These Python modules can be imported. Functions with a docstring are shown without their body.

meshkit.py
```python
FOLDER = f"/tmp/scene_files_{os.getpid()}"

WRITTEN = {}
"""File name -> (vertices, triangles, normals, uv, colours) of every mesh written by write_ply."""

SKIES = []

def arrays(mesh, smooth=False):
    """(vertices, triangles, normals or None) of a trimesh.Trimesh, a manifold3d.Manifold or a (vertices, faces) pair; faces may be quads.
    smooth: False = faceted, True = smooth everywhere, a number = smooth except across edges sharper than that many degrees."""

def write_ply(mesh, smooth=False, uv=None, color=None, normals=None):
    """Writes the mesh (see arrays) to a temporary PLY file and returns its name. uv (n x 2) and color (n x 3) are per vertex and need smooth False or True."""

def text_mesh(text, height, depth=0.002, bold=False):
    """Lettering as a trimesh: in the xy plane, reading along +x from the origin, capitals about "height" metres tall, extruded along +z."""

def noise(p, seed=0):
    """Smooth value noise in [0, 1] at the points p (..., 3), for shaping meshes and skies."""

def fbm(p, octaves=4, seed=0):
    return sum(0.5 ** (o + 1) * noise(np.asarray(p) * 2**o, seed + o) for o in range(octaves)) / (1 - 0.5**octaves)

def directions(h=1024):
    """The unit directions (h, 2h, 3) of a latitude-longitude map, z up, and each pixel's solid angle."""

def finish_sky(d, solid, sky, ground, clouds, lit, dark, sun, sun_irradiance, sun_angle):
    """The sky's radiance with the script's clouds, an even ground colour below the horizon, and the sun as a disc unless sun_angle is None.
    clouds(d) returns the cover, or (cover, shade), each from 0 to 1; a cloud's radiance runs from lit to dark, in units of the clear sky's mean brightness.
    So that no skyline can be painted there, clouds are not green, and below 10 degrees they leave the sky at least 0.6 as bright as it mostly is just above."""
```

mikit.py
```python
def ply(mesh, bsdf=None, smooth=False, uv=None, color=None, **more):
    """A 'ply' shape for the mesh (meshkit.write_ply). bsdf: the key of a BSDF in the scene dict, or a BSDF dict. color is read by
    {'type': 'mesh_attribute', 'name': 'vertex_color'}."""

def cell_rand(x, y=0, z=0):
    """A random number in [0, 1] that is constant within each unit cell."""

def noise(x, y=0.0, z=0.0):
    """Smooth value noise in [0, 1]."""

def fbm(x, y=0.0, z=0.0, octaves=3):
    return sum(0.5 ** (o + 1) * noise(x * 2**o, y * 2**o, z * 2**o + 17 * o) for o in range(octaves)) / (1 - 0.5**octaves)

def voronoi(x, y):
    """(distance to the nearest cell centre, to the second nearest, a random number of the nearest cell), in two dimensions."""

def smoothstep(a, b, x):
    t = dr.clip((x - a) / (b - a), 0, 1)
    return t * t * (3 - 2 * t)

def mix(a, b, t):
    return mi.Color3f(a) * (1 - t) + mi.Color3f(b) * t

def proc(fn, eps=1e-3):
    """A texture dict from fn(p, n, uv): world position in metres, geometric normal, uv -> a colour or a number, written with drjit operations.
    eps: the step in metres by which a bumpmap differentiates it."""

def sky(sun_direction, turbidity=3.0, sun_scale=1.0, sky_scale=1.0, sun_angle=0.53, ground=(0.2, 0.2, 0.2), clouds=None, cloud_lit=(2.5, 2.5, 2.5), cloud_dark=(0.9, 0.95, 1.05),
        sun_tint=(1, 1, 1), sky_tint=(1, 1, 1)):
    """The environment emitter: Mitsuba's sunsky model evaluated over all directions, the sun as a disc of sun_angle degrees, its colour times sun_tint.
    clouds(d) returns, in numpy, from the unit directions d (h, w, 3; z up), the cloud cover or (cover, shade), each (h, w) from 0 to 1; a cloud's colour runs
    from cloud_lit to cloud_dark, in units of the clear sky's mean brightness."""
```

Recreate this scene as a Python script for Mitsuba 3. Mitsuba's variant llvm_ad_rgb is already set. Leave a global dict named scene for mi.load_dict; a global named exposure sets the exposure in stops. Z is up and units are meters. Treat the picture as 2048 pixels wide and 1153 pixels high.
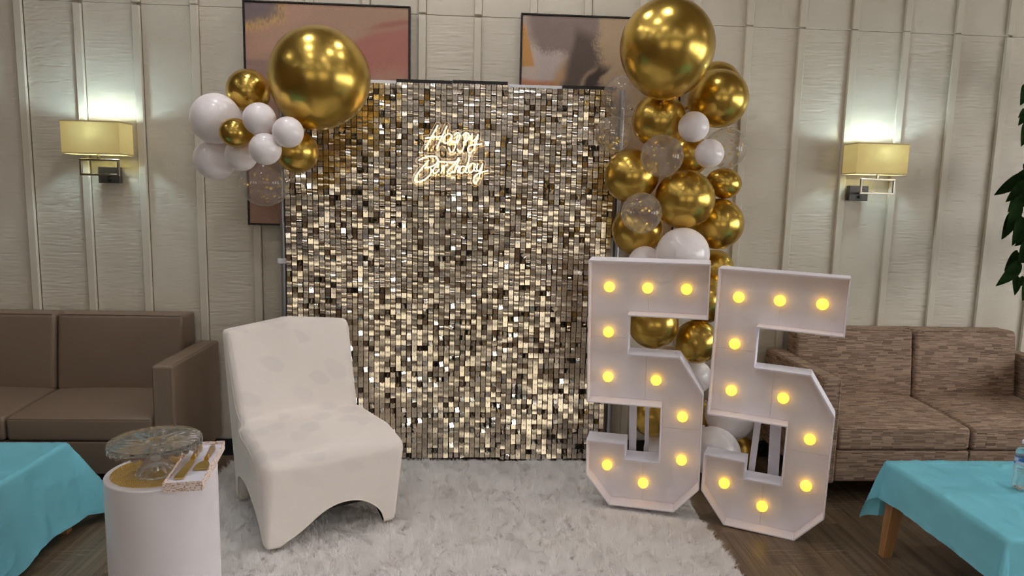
import math, random
import numpy as np
import trimesh, manifold3d as m3
import shapely
from shapely.geometry import Polygon, LineString, MultiLineString, box as sbox
from shapely.ops import unary_union
import drjit as dr
import mitsuba as mi
import mikit, meshkit
from mikit import proc, noise, fbm, voronoi, cell_rand, smoothstep, mix

T = mi.ScalarTransform4f
scene, labels = {}, {}
rng = np.random.default_rng(55)

# ------------------------------------------------------------------ camera, light, exposure
FOCAL = 1400.0                     # in pixels of the 2048 wide frame
CAM = np.array([0.12379, -4.02341, 1.5422])
YAW, PITCH, ROLL = 0.05758, 0.1322, 0.02348
fw = np.array([math.sin(YAW) * math.cos(PITCH), math.cos(YAW) * math.cos(PITCH), -math.sin(PITCH)])
rt = np.cross(fw, [0, 0, 1]); rt /= np.linalg.norm(rt)
up = np.cross(rt, fw)
upr = -math.sin(ROLL) * rt + math.cos(ROLL) * up
scene['camera'] = {'type': 'perspective', 'fov': 2 * math.degrees(math.atan(1024 / FOCAL)), 'fov_axis': 'x', 'near_clip': 0.05,
                   'to_world': T().look_at(origin=CAM.tolist(), target=(CAM + fw).tolist(), up=upr.tolist())}
exposure = 0.12
DOWNLIGHT = (41.5, 40.6, 40.2)        # radiance of the recessed ceiling lights
WINDOW = (9.0, 9.0, 8.8)
SCONCE = (140.0, 196.0, 212.0)
NEON = (2.0, 1.42, 0.72)
BULB = (1.55, 0.80, 0.035)
BLIND = (1.15, 1.0, 0.74)
CEIL_Z = 3.45

def rgb(*c):
    if len(c) == 1: c = c * 3
    return {'type': 'rgb', 'value': [float(x) for x in c]}

def s2l(*c):      # sRGB 0-255 -> linear
    return [((x / 255) / 12.92 if x / 255 < 0.04045 else ((x / 255 + 0.055) / 1.055) ** 2.4) for x in c]

def lin(*c): return rgb(*s2l(*c))

# ------------------------------------------------------------------ helpers
def add(key, mesh, bsdf, smooth=False, label=None, category=None, group=None, kind=None, parent=None, **more):
    if parent: key = parent + '__' + key
    base, n = key, 0
    while key in scene:
        n += 1
        key = f'{base}_{n:03d}'
    scene[key] = mesh if isinstance(mesh, dict) else mikit.ply(mesh, bsdf, smooth=smooth, **more)
    if label or category or kind or group: tag(key, label, category, group, kind)
    return key

def tag(key, label=None, category=None, group=None, kind=None):
    labels[key] = {k: v for k, v in (('label', label), ('category', category), ('group', group), ('kind', kind)) if v}

taken = set()
def thing(name, label, category, group=None):
    key, n = name, 0
    while key in taken:
        n += 1
        key = f'{name}_{n:03d}'
    taken.add(key)
    tag(key, label, category, group)
    return key

def cat(ms):
    ms = [m for m in ms if m is not None]
    out = []
    for m in ms:
        if hasattr(m, 'to_mesh'):
            v, f, _ = meshkit.arrays(m); m = trimesh.Trimesh(v, f, process=False)
        out.append(m)
    return trimesh.util.concatenate(out)

def tm(man):
    v, f, _ = meshkit.arrays(man)
    return trimesh.Trimesh(v, f, process=False)

def box(x0, x1, y0, y1, z0, z1):
    m = trimesh.creation.box(extents=[x1 - x0, y1 - y0, z1 - z0])
    m.apply_translation([(x0 + x1) / 2, (y0 + y1) / 2, (z0 + z1) / 2])
    return m

def chamfer_box(x0, x1, y0, y1, z0, z1, c=0.004):
    pts = []
    for x, sx in ((x0, 1), (x1, -1)):
        for y, sy in ((y0, 1), (y1, -1)):
            for z, sz in ((z0, 1), (z1, -1)):
                pts += [(x + sx * c, y + sy * c, z), (x + sx * c, y, z + sz * c), (x, y + sy * c, z + sz * c)]
    return tm(m3.Manifold.hull_points(np.array(pts, np.float64)))

def sph(x, y, z, r, n=24):
    return m3.Manifold.sphere(r, n).translate([x, y, z])

def hull_spheres(pts, n=20):
    return m3.Manifold.batch_hull([sph(*p, n) for p in pts])

def round_box(x0, x1, y0, y1, z0, z1, r, n=20):
    return hull_spheres([(x, y, z, r) for x in (x0 + r, x1 - r) for y in (y0 + r, y1 - r) for z in (z0 + r, z1 - r)], n)

def place(m, loc=(0, 0, 0), rz=0.0, rx=0.0, ry=0.0):
    m = m.copy()
    if rx: m.apply_transform(trimesh.transformations.rotation_matrix(rx, [1, 0, 0]))
    if ry: m.apply_transform(trimesh.transformations.rotation_matrix(ry, [0, 1, 0]))
    if rz: m.apply_transform(trimesh.transformations.rotation_matrix(rz, [0, 0, 1]))
    m.apply_translation(loc)
    return m

def frame(m, o, ex, ey, ez):
    M = np.eye(4); M[:3, 0], M[:3, 1], M[:3, 2], M[:3, 3] = ex, ey, ez, o
    m = m.copy(); m.apply_transform(M)
    return m

def lathe(profile, n=48):
    """profile (k,2) r,z from bottom to top, outward normals"""
    p = np.array(profile, float)
    a = np.arange(n) * 2 * np.pi / n
    v = np.stack([p[:, None, 0] * np.cos(a), p[:, None, 0] * np.sin(a), np.broadcast_to(p[:, None, 1], (len(p), n))], -1).reshape(-1, 3)
    i, j = np.meshgrid(np.arange(len(p) - 1), np.arange(n), indexing='ij')
    q = np.stack([i * n + j, i * n + (j + 1) % n, (i + 1) * n + (j + 1) % n, (i + 1) * n + j], -1).reshape(-1, 4)
    return trimesh.Trimesh(v, np.vstack([q[:, [0, 1, 2]], q[:, [0, 2, 3]]]), process=False)

def spline(pts, n=12, closed=False):
    p = np.array(pts, float)
    if closed: q = np.vstack([p[-1], p, p[:2]])
    else: q = np.vstack([2 * p[0] - p[1], p, 2 * p[-1] - p[-2]])
    out = []
    for k in range(1, len(q) - 2):
        t = np.linspace(0, 1, n, endpoint=False)[:, None]
        a, b, c, d = q[k - 1], q[k], q[k + 1], q[k + 2]
        out.append(0.5 * (2 * b + (c - a) * t + (2 * a - 5 * b + 4 * c - d) * t ** 2 + (3 * b - a - 3 * c + d) * t ** 3))
    if not closed: out.append(q[-2][None])
    return np.vstack(out)

def tube(path, r, sides=10, cap=True):
    p = np.asarray(path, float)
    t = np.gradient(p, axis=0); t /= np.linalg.norm(t, axis=1, keepdims=True) + 1e-12
    ref = np.array([0, 1.0, 0]) if abs(t[:, 1]).max() < 0.95 else np.array([0.3, 0.2, 0.9])
    a = np.cross(t, ref); a /= np.linalg.norm(a, axis=1, keepdims=True) + 1e-12
    b = np.cross(t, a)
    ang = np.arange(sides) * 2 * np.pi / sides
    rr = np.broadcast_to(r, (len(p),))
    v = p[:, None] + rr[:, None, None] * (np.cos(ang)[None, :, None] * a[:, None] + np.sin(ang)[None, :, None] * b[:, None])
    i, j = np.meshgrid(np.arange(len(p) - 1), np.arange(sides), indexing='ij')
    q = np.stack([i * sides + j, (i + 1) * sides + j, (i + 1) * sides + (j + 1) % sides, i * sides + (j + 1) % sides], -1).reshape(-1, 4)
    f = np.vstack([q[:, [0, 1, 2]], q[:, [0, 2, 3]]])
    v = v.reshape(-1, 3)
    if cap:
        n = len(v)
        v = np.vstack([v, p[0], p[-1]])
        k = np.arange(sides)
        f = np.vstack([f, np.stack([k, (k + 1) % sides, k * 0 + n], 1), np.stack([(len(p) - 1) * sides + (k + 1) % sides, (len(p) - 1) * sides + k, k * 0 + n + 1], 1)])
    return trimesh.Trimesh(v, f[:, ::-1], process=False)

def extrude(poly, h):
    return trimesh.util.concatenate([trimesh.creation.extrude_polygon(g, h, engine='earcut') for g in getattr(poly, 'geoms', [poly])])

# ------------------------------------------------------------------ materials
def bs(key, d):
    scene[key] = d
    return key

def principled(color, rough=0.5, **k):
    return {'type': 'principled', 'base_color': color if isinstance(color, dict) else rgb(*color), 'roughness': rough, **k}

def two(d): return {'type': 'twosided', 'bsdf': d}

def wall_h(p, n, uv):
    comb = noise(p.x * 5.0, p.z * 150.0, 3.0) * 0.55 + noise(p.x * 11.0, p.z * 300.0, 7.0) * 0.25
    rough = noise(p.x * 90.0, p.z * 90.0, 1.0) * 0.45 + noise(p.x * 220.0, p.z * 220.0, 5.0) * 0.25
    pan = dr.floor((p.x + 2.305) / 0.3048)
    k = smoothstep(0.3, 0.7, cell_rand(pan, 5, 2) * 0.6 + noise(p.x * 2.0, p.z * 1.6, pan * 3.1) * 0.5)
    dents = smoothstep(0.78, 0.9, noise(p.x * 60.0, p.z * 40.0, 11.0)) * smoothstep(0.5, 0.8, noise(p.x * 3.0, p.z * 3.0, 4.0))
    return (dr.lerp(rough, comb, k) - dents * 0.7) * 0.0030

def wall_c(p, n, uv):
    a = fbm(p.x * 3, p.z * 3, 0.0)
    return mix(s2l(192, 184, 168), s2l(206, 199, 185), a)

bs('wall_paint', {'type': 'bumpmap', 'arbitrary': proc(wall_h, 1.5e-3), 'bsdf': principled(proc(wall_c), 0.55, specular=0.35)})
bs('batten_paint', principled(proc(wall_c), 0.5, specular=0.4))
bs('seam_dark', principled(lin(92, 86, 78), 0.8))
bs('ceiling_paint', principled(lin(134, 114, 92), 0.8))
bs('room_wall', principled(lin(126, 102, 76), 0.8))
bs('room_dado', principled(lin(96, 74, 56), 0.6))
bs('room_fascia', principled(lin(70, 54, 42), 0.6))
bs('door_blue', principled(lin(44, 66, 140), 0.4))

bs('black_trim', principled(lin(24, 22, 22), 0.5))

def floor_c(p, n, uv):
    ix = dr.floor(p.x / 0.152)
    r1 = cell_rand(ix, dr.floor((p.y + cell_rand(ix, 1, 1) * 1.2) / 1.22), 2)
    g = fbm(p.x * 40 + r1 * 30, p.y * 1.6, r1 * 9) * 0.6 + noise(p.x * 170, p.y * 5, r1 * 5) * 0.4
    saw = smoothstep(0.72, 0.9, noise(p.x * 14, p.y * 240, 3.0)) * smoothstep(0.42, 0.62, fbm(p.x * 3, p.y * 3, 8.0))
    c = mix(s2l(72, 59, 47), s2l(130, 111, 90), dr.clip(g * 1.25 + (r1 - 0.5) * 0.35 - 0.12, 0, 1))
    return mix(c, s2l(150, 132, 106), saw * 0.55)

def floor_h(p, n, uv):
    return (noise(p.x * 160, p.y * 6, 2.0) * 0.6 + noise(p.x * 12, p.y * 240, 3.0) * 0.6) * 0.00022

bs('floor_wood', {'type': 'bumpmap', 'arbitrary': proc(floor_h), 'bsdf': principled(proc(floor_c), 0.33, specular=0.45)})
bs('seq_gold', two({'type': 'roughconductor', 'distribution': 'ggx', 'alpha': 0.035, 'material': 'none', 'specular_reflectance': rgb(0.84, 0.765, 0.63)}))
bs('seq_back', principled(lin(15, 14, 14), 0.45))
bs('silver_tube', principled(lin(176, 178, 184), 0.35, metallic=0.8))
bs('white_tube', principled(lin(226, 228, 234), 0.35))
def gold_c(p, n, uv):
    return mix(s2l(188, 146, 48), s2l(198, 158, 62), noise(p.x * 20, p.y * 20, p.z * 20))
bs('gold_balloon_skin', principled(rgb(0.62, 0.42, 0.092), 0.27, metallic=1.0, clearcoat=0.25, clearcoat_gloss=0.85))
bs('white_balloon_skin', principled(lin(240, 234, 236), 0.22, specular=0.55, sheen=0.2))
bs('clear_balloon_skin', {'type': 'blendbsdf', 'weight': 0.105, 'a': {'type': 'thindielectric', 'int_ior': 1.45, 'ext_ior': 1.0},
                          'b': two(principled(lin(230, 222, 214), 0.35))})
bs('confetti_gold', two(principled(rgb(0.88, 0.62, 0.14), 0.35, metallic=0.6)))
def chair_c(p, n, uv):
    d1, d2, w = voronoi(p.x * 9 + p.z * 2, p.z * 10 + p.y * 7)
    spot = smoothstep(0.5, 0.3, d1 + (fbm(p.x * 22, p.y * 22, p.z * 22) - 0.5) * 0.25) * smoothstep(0.35, 0.65, w)
    k = spot * smoothstep(-0.2, 0.0, p.z - 0.42)
    return mix(s2l(238, 230, 224), s2l(228, 221, 218), k * 0.7)
bs('spandex', principled(proc(chair_c), 0.75, sheen=0.5, specular=0.2))
bs('spandex_hem', principled(lin(230, 222, 208), 0.75))
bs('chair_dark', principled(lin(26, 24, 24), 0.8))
def fur_c(p, n, uv):
    return mix(s2l(250, 248, 247), s2l(254, 253, 252), noise(p.x * 25, p.y * 25, 2.0))
bs('fur', {'type': 'principledthin', 'base_color': proc(fur_c), 'roughness': 0.8, 'diff_trans': 0.95, 'eta': 1.3})
bs('foam_board', principled(lin(226, 223, 231), 0.6, specular=0.25))
bs('foam_edge', principled(lin(243, 240, 238), 0.6))
bs('bulb_socket', principled(lin(240, 225, 170), 0.5))
bs('pedestal_white', principled(lin(232, 228, 234), 0.22, specular=0.5, clearcoat=0.3))
bs('black', principled(lin(14, 14, 15), 0.45))
def leather_h(p, n, uv):
    return (noise(p.x * 500, p.y * 500, p.z * 500) * 0.5 + fbm(p.x * 14, p.y * 14, p.z * 14) * 6) * 0.00025
bs('leather', {'type': 'bumpmap', 'arbitrary': proc(leather_h, 1.2e-3), 'bsdf': principled(lin(122, 103, 88), 0.40, specular=0.45)})
bs('chrome', principled(lin(200, 200, 202), 0.15, metallic=1.0))
bs('nickel', principled(lin(150, 144, 134), 0.3, metallic=1.0))
def weave_c(p, n, uv):
    top = dr.abs(n.z) > 0.7
    side = dr.abs(n.x) > 0.7
    v = dr.select(top, p.y * 0.9, p.z)
    u = dr.select(side, p.y, p.x)
    row = dr.floor(v / 0.0052)
    blk = dr.floor(v / 0.0156)
    off = cell_rand(blk, 3, 1) * 0.055
    col = dr.floor((u + off) / 0.055)
    r = cell_rand(row, col, 7)
    r2 = cell_rand(blk, col, 9)
    fine = noise(u * 160, v * 700, 1.0)
    c = mix(s2l(100, 80, 68), s2l(178, 152, 132), dr.clip(r * 0.75 + r2 * 0.3 - 0.05, 0, 1))
    return mix(c, s2l(120, 98, 82), fine * 0.3)
def weave_h(p, n, uv):
    top = dr.abs(n.z) > 0.7
    v = dr.select(top, p.y * 0.9, p.z)
    t = v / 0.0052 - dr.floor(v / 0.0052)
    return t * (1 - t) * 0.0012
bs('weave', {'type': 'bumpmap', 'arbitrary': proc(weave_h, 8e-4), 'bsdf': principled(proc(weave_c), 0.75, specular=0.2, sheen=0.3)})
def cloth_c(p, n, uv):
    return mix(s2l(132, 216, 238), s2l(146, 226, 245), fbm(p.x * 5, p.y * 5, p.z * 5))
def cloth_h(p, n, uv):
    cx = dr.abs(p.x * 3.3 + 0.21 - dr.round(p.x * 3.3 + 0.21)); cy = dr.abs(p.y * 3.6 + 0.3 - dr.round(p.y * 3.6 + 0.3))
    crease = dr.exp(-dr.square(cx * 60)) + dr.exp(-dr.square(cy * 60))
    w = fbm(p.x * 9 + fbm(p.y * 5, p.z * 5, 1.0) * 3, p.y * 5, p.z * 7, octaves=3)
    w2 = dr.abs(noise(p.x * 7 + p.y * 6, p.y * 3 - p.x * 4, p.z * 6) - 0.5)
    return w * 0.006 + crease * 0.0011 + dr.exp(-w2 * 18) * 0.003
bs('plastic_cloth', {'type': 'bumpmap', 'arbitrary': proc(cloth_h, 2e-3), 'bsdf': {'type': 'principledthin', 'base_color': proc(cloth_c), 'roughness': 0.24, 'spec_trans': 0.0, 'diff_trans': 0.36, 'eta': 1.45}})
def oak_c(p, n, uv):
    return mix(s2l(140, 98, 58), s2l(186, 140, 92), fbm(p.x * 60, p.y * 60, p.z * 5))
bs('oak', principled(proc(oak_c), 0.5))
bs('glass', {'type': 'dielectric', 'int_ior': 1.5, 'ext_ior': 1.0})
bs('pane_glass', {'type': 'thindielectric', 'int_ior': 1.5})
bs('water', {'type': 'dielectric', 'int_ior': 1.333, 'ext_ior': 1.0})
bs('pet', {'type': 'thindielectric', 'int_ior': 1.55})
bs('cap_white', principled(lin(232, 234, 236), 0.4))
def label_c(p, n, uv):
    a = fbm(p.x * 60 + p.y * 60, p.z * 160, 3.0)
    return mix(s2l(60, 110, 190), s2l(190, 214, 236), smoothstep(0.42, 0.6, a))
bs('bottle_label_film', two(principled(proc(label_c), 0.35)))
def doily_c(p, n, uv):
    x = p.x + 0.98; y = p.y + 1.547
    r = dr.sqrt(x * x + y * y); a = dr.atan2(y, x)
    lace = smoothstep(0.28, 0.5, noise(x * 330, y * 330, 1.0) * 0.5 + 0.5 * (0.5 + 0.5 * dr.sin(r * 640) * dr.sin(a * 72)) + 0.1 * fbm(x * 30, y * 30, 1.0))
    return mix(s2l(236, 226, 214), s2l(222, 176, 62), lace)
def doily_h(p, n, uv):
    return noise(p.x * 260, p.y * 260, 1.0) * 0.0030
bs('doily_gold', {'type': 'bumpmap', 'arbitrary': proc(doily_h, 8e-4), 'bsdf': principled(proc(doily_c), 0.32, metallic=0.25)})
def box_c(p, n, uv):
    a = noise(p.x * 210 + p.z * 130, p.y * 210 + p.z * 150, p.z * 260)
    b = fbm(p.x * 150 + 9, p.y * 150, p.z * 220 + 4)
    k = smoothstep(0.62, 0.68, a) + smoothstep(0.60, 0.64, b) * 0.8
    return mix(s2l(236, 224, 222), s2l(184, 138, 92), dr.clip(k, 0, 1))
bs('box_print', principled(proc(box_c), 0.5))
def satin_h(p, n, uv): return fbm(p.x * 18 + p.y * 6, p.y * 22, 1.0) * 0.006
bs('satin', {'type': 'bumpmap', 'arbitrary': proc(satin_h, 1.5e-3), 'bsdf': principled(lin(226, 226, 240), 0.4, sheen=0.6)})
bs('gold_metal', principled(rgb(0.72, 0.49, 0.12), 0.16, metallic=1.0))
bs('amber_acrylic', principled(rgb(0.92, 0.70, 0.42), 0.06, spec_trans=0.85, eta=1.45))
bs('shade_cloth', {'type': 'principledthin', 'base_color': rgb(0.88, 0.68, 0.28), 'roughness': 0.9, 'diff_trans': 0.075, 'spec_trans': 0.0, 'eta': 1.01})
bs('shade_trim', two(principled(lin(196, 178, 128), 0.7)))
bs('dark_plate', principled(lin(44, 40, 40), 0.35, metallic=0.3))
bs('leaf', {'type': 'principledthin', 'base_color': proc(lambda p, n, uv: mix(s2l(18, 32, 18), s2l(40, 60, 32), fbm(p.x * 30, p.y * 30, p.z * 30))), 'roughness': 0.4, 'diff_trans': 0.5, 'eta': 1.4})
bs('bark', principled(lin(88, 72, 56), 0.9))
bs('pot_clay', principled(lin(60, 54, 50), 0.6))
bs('acrylic', {'type': 'thindielectric', 'int_ior': 1.49})
def art1(p, n, uv):
    u = (p.x + 1.122) / 0.886; v = (2.543 - p.z) / 1.2
    nz = fbm(p.x * 6, p.z * 6, 2.0) - 0.5
    fine = noise(p.x * 130, p.z * 60, 3.0)
    c = mix(s2l(180, 142, 124), s2l(170, 138, 118), smoothstep(0.3, 0.8, u + nz * 0.5))
    c = mix(c, s2l(158, 128, 110), smoothstep(0.35, 0.6, fbm(p.x * 3, p.z * 5, 9.0)) * 0.5)
    edge = 0.115 + nz * 0.05 - smoothstep(0.12, 0.2, u) * 0.03
    grey = smoothstep(0.262, 0.235, u + nz * 0.04) * smoothstep(edge + 0.02, edge - 0.03, v + (fine - 0.5) * 0.02)
    c = mix(c, s2l(118, 104, 106), grey)
    rim = dr.exp(-dr.square((v - edge) * 38)) * smoothstep(0.28, 0.2, u) + dr.exp(-dr.square((u - 0.225 - nz * 0.05) * 34)) * smoothstep(edge + 0.03, edge - 0.06, v)
    c = mix(c, s2l(196, 158, 96), dr.clip(rim * (0.25 + fine), 0, 1) * 0.75)
    grey2 = smoothstep(0.25, 0.265, v) * smoothstep(0.2, 0.14, u + nz * 0.12) * smoothstep(0.6, 0.4, v) * 0.7
    c = mix(c, s2l(140, 118, 114), grey2)
    arc = 0.085 + 0.55 * dr.square(1 - u) + nz * 0.03
    red = smoothstep(arc, arc + 0.04, v) * smoothstep(0.5, 0.72, u + nz * 0.1) * smoothstep(0.40, 0.24, v + nz * 0.1)
    c = mix(c, s2l(164, 104, 97), red * 0.85)
    line = dr.exp(-dr.square((v - arc + 0.005) * 70)) * smoothstep(0.7, 0.85, u)
    c = mix(c, s2l(152, 86, 82), dr.clip(line, 0, 1) * 0.7)
    c = mix(c, s2l(140, 108, 94), smoothstep(0.62, 0.72, v) * 0.75)
    return c * (0.92 + 0.12 * noise(p.x * 260, p.z * 260, 1.0))
def art2(p, n, uv):
    u = (p.x - 0.37) / 0.886; v = (2.528 - p.z) / 1.2
    nz = fbm(p.x * 8, p.z * 8, 5.0) - 0.5
    fine = noise(p.x * 140, p.z * 120, 3.0) - 0.5
    c = mix(s2l(132, 116, 110), s2l(122, 104, 98), smoothstep(0, 0.3, v + nz * 0.3))
    pale = smoothstep(0.10, 0.16, v - u * 0.08 + nz * 0.1 + fine * 0.03) * smoothstep(0.36, 0.28, u + v * 0.25 + nz * 0.1)
    c = mix(c, s2l(184, 170, 164), pale * 0.9)
    lefttop = smoothstep(0.08, 0.0, u - v * 0.25 + nz * 0.06)
    c = mix(c, s2l(196, 176, 160), lefttop * 0.6)
    ochre = smoothstep(0.02, 0.0, u - 0.012 - (v - 0.03) * 0.32 + nz * 0.02) * smoothstep(0.245, 0.23, v + nz * 0.03) * smoothstep(0.03, 0.07, v)
    c = mix(c, s2l(190, 140, 84), ochre)
    org = smoothstep(0.285, 0.31, v + nz * 0.03) * smoothstep(0.25, 0.22, u + nz * 0.03)
    c = mix(c, s2l(178, 118, 84), org * 0.9)
    yl = dr.exp(-dr.square((u - 0.255 + (v - 0.25) * 0.35 + nz * 0.05) * 30)) * smoothstep(0.16, 0.28, v)
    c = mix(c, s2l(176, 136, 82), dr.clip(yl, 0, 1) * 0.7)
    dark = smoothstep(0.26, 0.33, u + (v - 0.2) * 0.3 + nz * 0.06) * smoothstep(0.06, 0.15, v - (u - 0.5) * dr.abs(u - 0.5) * 2.0 + nz * 0.05)
    c = mix(c, s2l(88, 76, 70), dark * 0.95)
    beige = smoothstep(0.44, 0.52, u - v * 0.12 + nz * 0.1 + fine * 0.03)
    c = mix(c, s2l(176, 152, 124), beige * 0.9)
    river = smoothstep(0.06, 0.02, dr.abs(u - 0.56 + (v - 0.2) * 1.15 + nz * 0.1)) * smoothstep(0.2, 0.26, v)
    c = mix(c, s2l(64, 54, 48), river)
    riv2 = dr.exp(-dr.square((u - 0.50 + (v - 0.2) * 1.15 + nz * 0.1) * 60)) * smoothstep(0.2, 0.26, v)
    c = mix(c, s2l(164, 140, 116), dr.clip(riv2, 0, 1) * 0.6)
    return c * (0.92 + 0.12 * noise(p.x * 260, p.z * 260, 1.0))
bs('art_left', principled(proc(art1), 0.6, specular=0.3))
bs('art_right', principled(proc(art2), 0.6, specular=0.3))
bs('neon_tube', principled(lin(250, 240, 220), 0.5))

# ------------------------------------------------------------------ the room
B = 0.3048
X0 = -2.3052
SEAM = 2.512
XL, XR, YR = -4.6, 5.2, -7.4
add('wall_back', box(XL, XR, 0.012, 0.1, 0, CEIL_Z), 'batten_paint', kind='structure', label='cream painted board and batten wall behind the party backdrop')
for i in range(-3, 20):
    xa, xb = X0 + i * B + 0.0232, X0 + (i + 1) * B - 0.0015
    for (za, zb) in ((0.0, SEAM - 0.0008), (SEAM + 0.0008, CEIL_Z)):
        if zb > 3:
            add('panel', chamfer_box(xa, xb, 0.0022 * rng.uniform(-1, 1), 0.012, za, zb, 0.0012), 'wall_paint', parent='wall_back')
            continue
        zlo = 2.0 if 5 <= i <= 9 else 0.55
        bottom = chamfer_box(xa, xb, 0.0, 0.012, za, zlo, 0.0008)
        xs, zs = np.linspace(xa, xb, 26), np.arange(zlo, zb - .0015, .003)
        xs[0], xs[-1] = xa, xb
        GX, GZ = np.meshgrid(xs, np.append(zs, zb), indexing='ij')
        o3 = np.full_like(GX, i * 7.3)
        comb = meshkit.noise(np.stack([GX * 13, GZ * 140, o3], -1), 1) * .55 + meshkit.noise(np.stack([GX * 26, GZ * 105, o3], -1), 2) * .45
        groove = np.clip((meshkit.noise(np.stack([GX * 14, GZ * 85, o3], -1), 3) - .74) / .2, 0, 1)
        rough = meshkit.noise(np.stack([GX * 80, GZ * 110, o3], -1), 4)
        kk = np.clip((meshkit.noise(np.stack([GX * 3, GZ * 2.2, o3], -1), 5) - .25) / .35, 0, 1)
        H = (comb * kk + rough * (1 - kk)) * .0028 + groove * .0016
        GY = .0003 + H
        nz_ = GX.shape[1]
        front = np.stack([GX, GY, GZ], -1).reshape(-1, 3)
        a_i, b_i = np.meshgrid(np.arange(25), np.arange(nz_ - 1), indexing='ij')
        qd = np.stack([a_i * nz_ + b_i, (a_i + 1) * nz_ + b_i, (a_i + 1) * nz_ + b_i + 1, a_i * nz_ + b_i + 1], -1).reshape(-1, 4)
        relief = trimesh.Trimesh(front, np.vstack([qd[:, [0, 1, 2]], qd[:, [0, 2, 3]]]), process=False)
        add('panel', cat([relief, bottom, box(xa, xb, .0085, .012, zlo, zb)]), 'batten_paint', True, parent='wall_back')
for i in range(-3, 21):
    xc = X0 + i * B
    w = 0.0205
    for k, (za, zb) in enumerate(((0.0, SEAM + rng.uniform(-.012, .004)), (SEAM + 0.006, CEIL_Z))):
        j = rng.uniform(-.0025, .0025) if k else 0
        add('batten', chamfer_box(xc - w + j, xc + w + j, -0.019 + rng.uniform(-.001, .001), -0.0002, za, zb, 0.003), 'batten_paint', parent='wall_back')
add('baseboard_back', box(XL, XR, -0.030, -0.0195, 0, 0.098), 'black_trim', kind='structure', label='black baseboard along the back wall')
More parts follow.
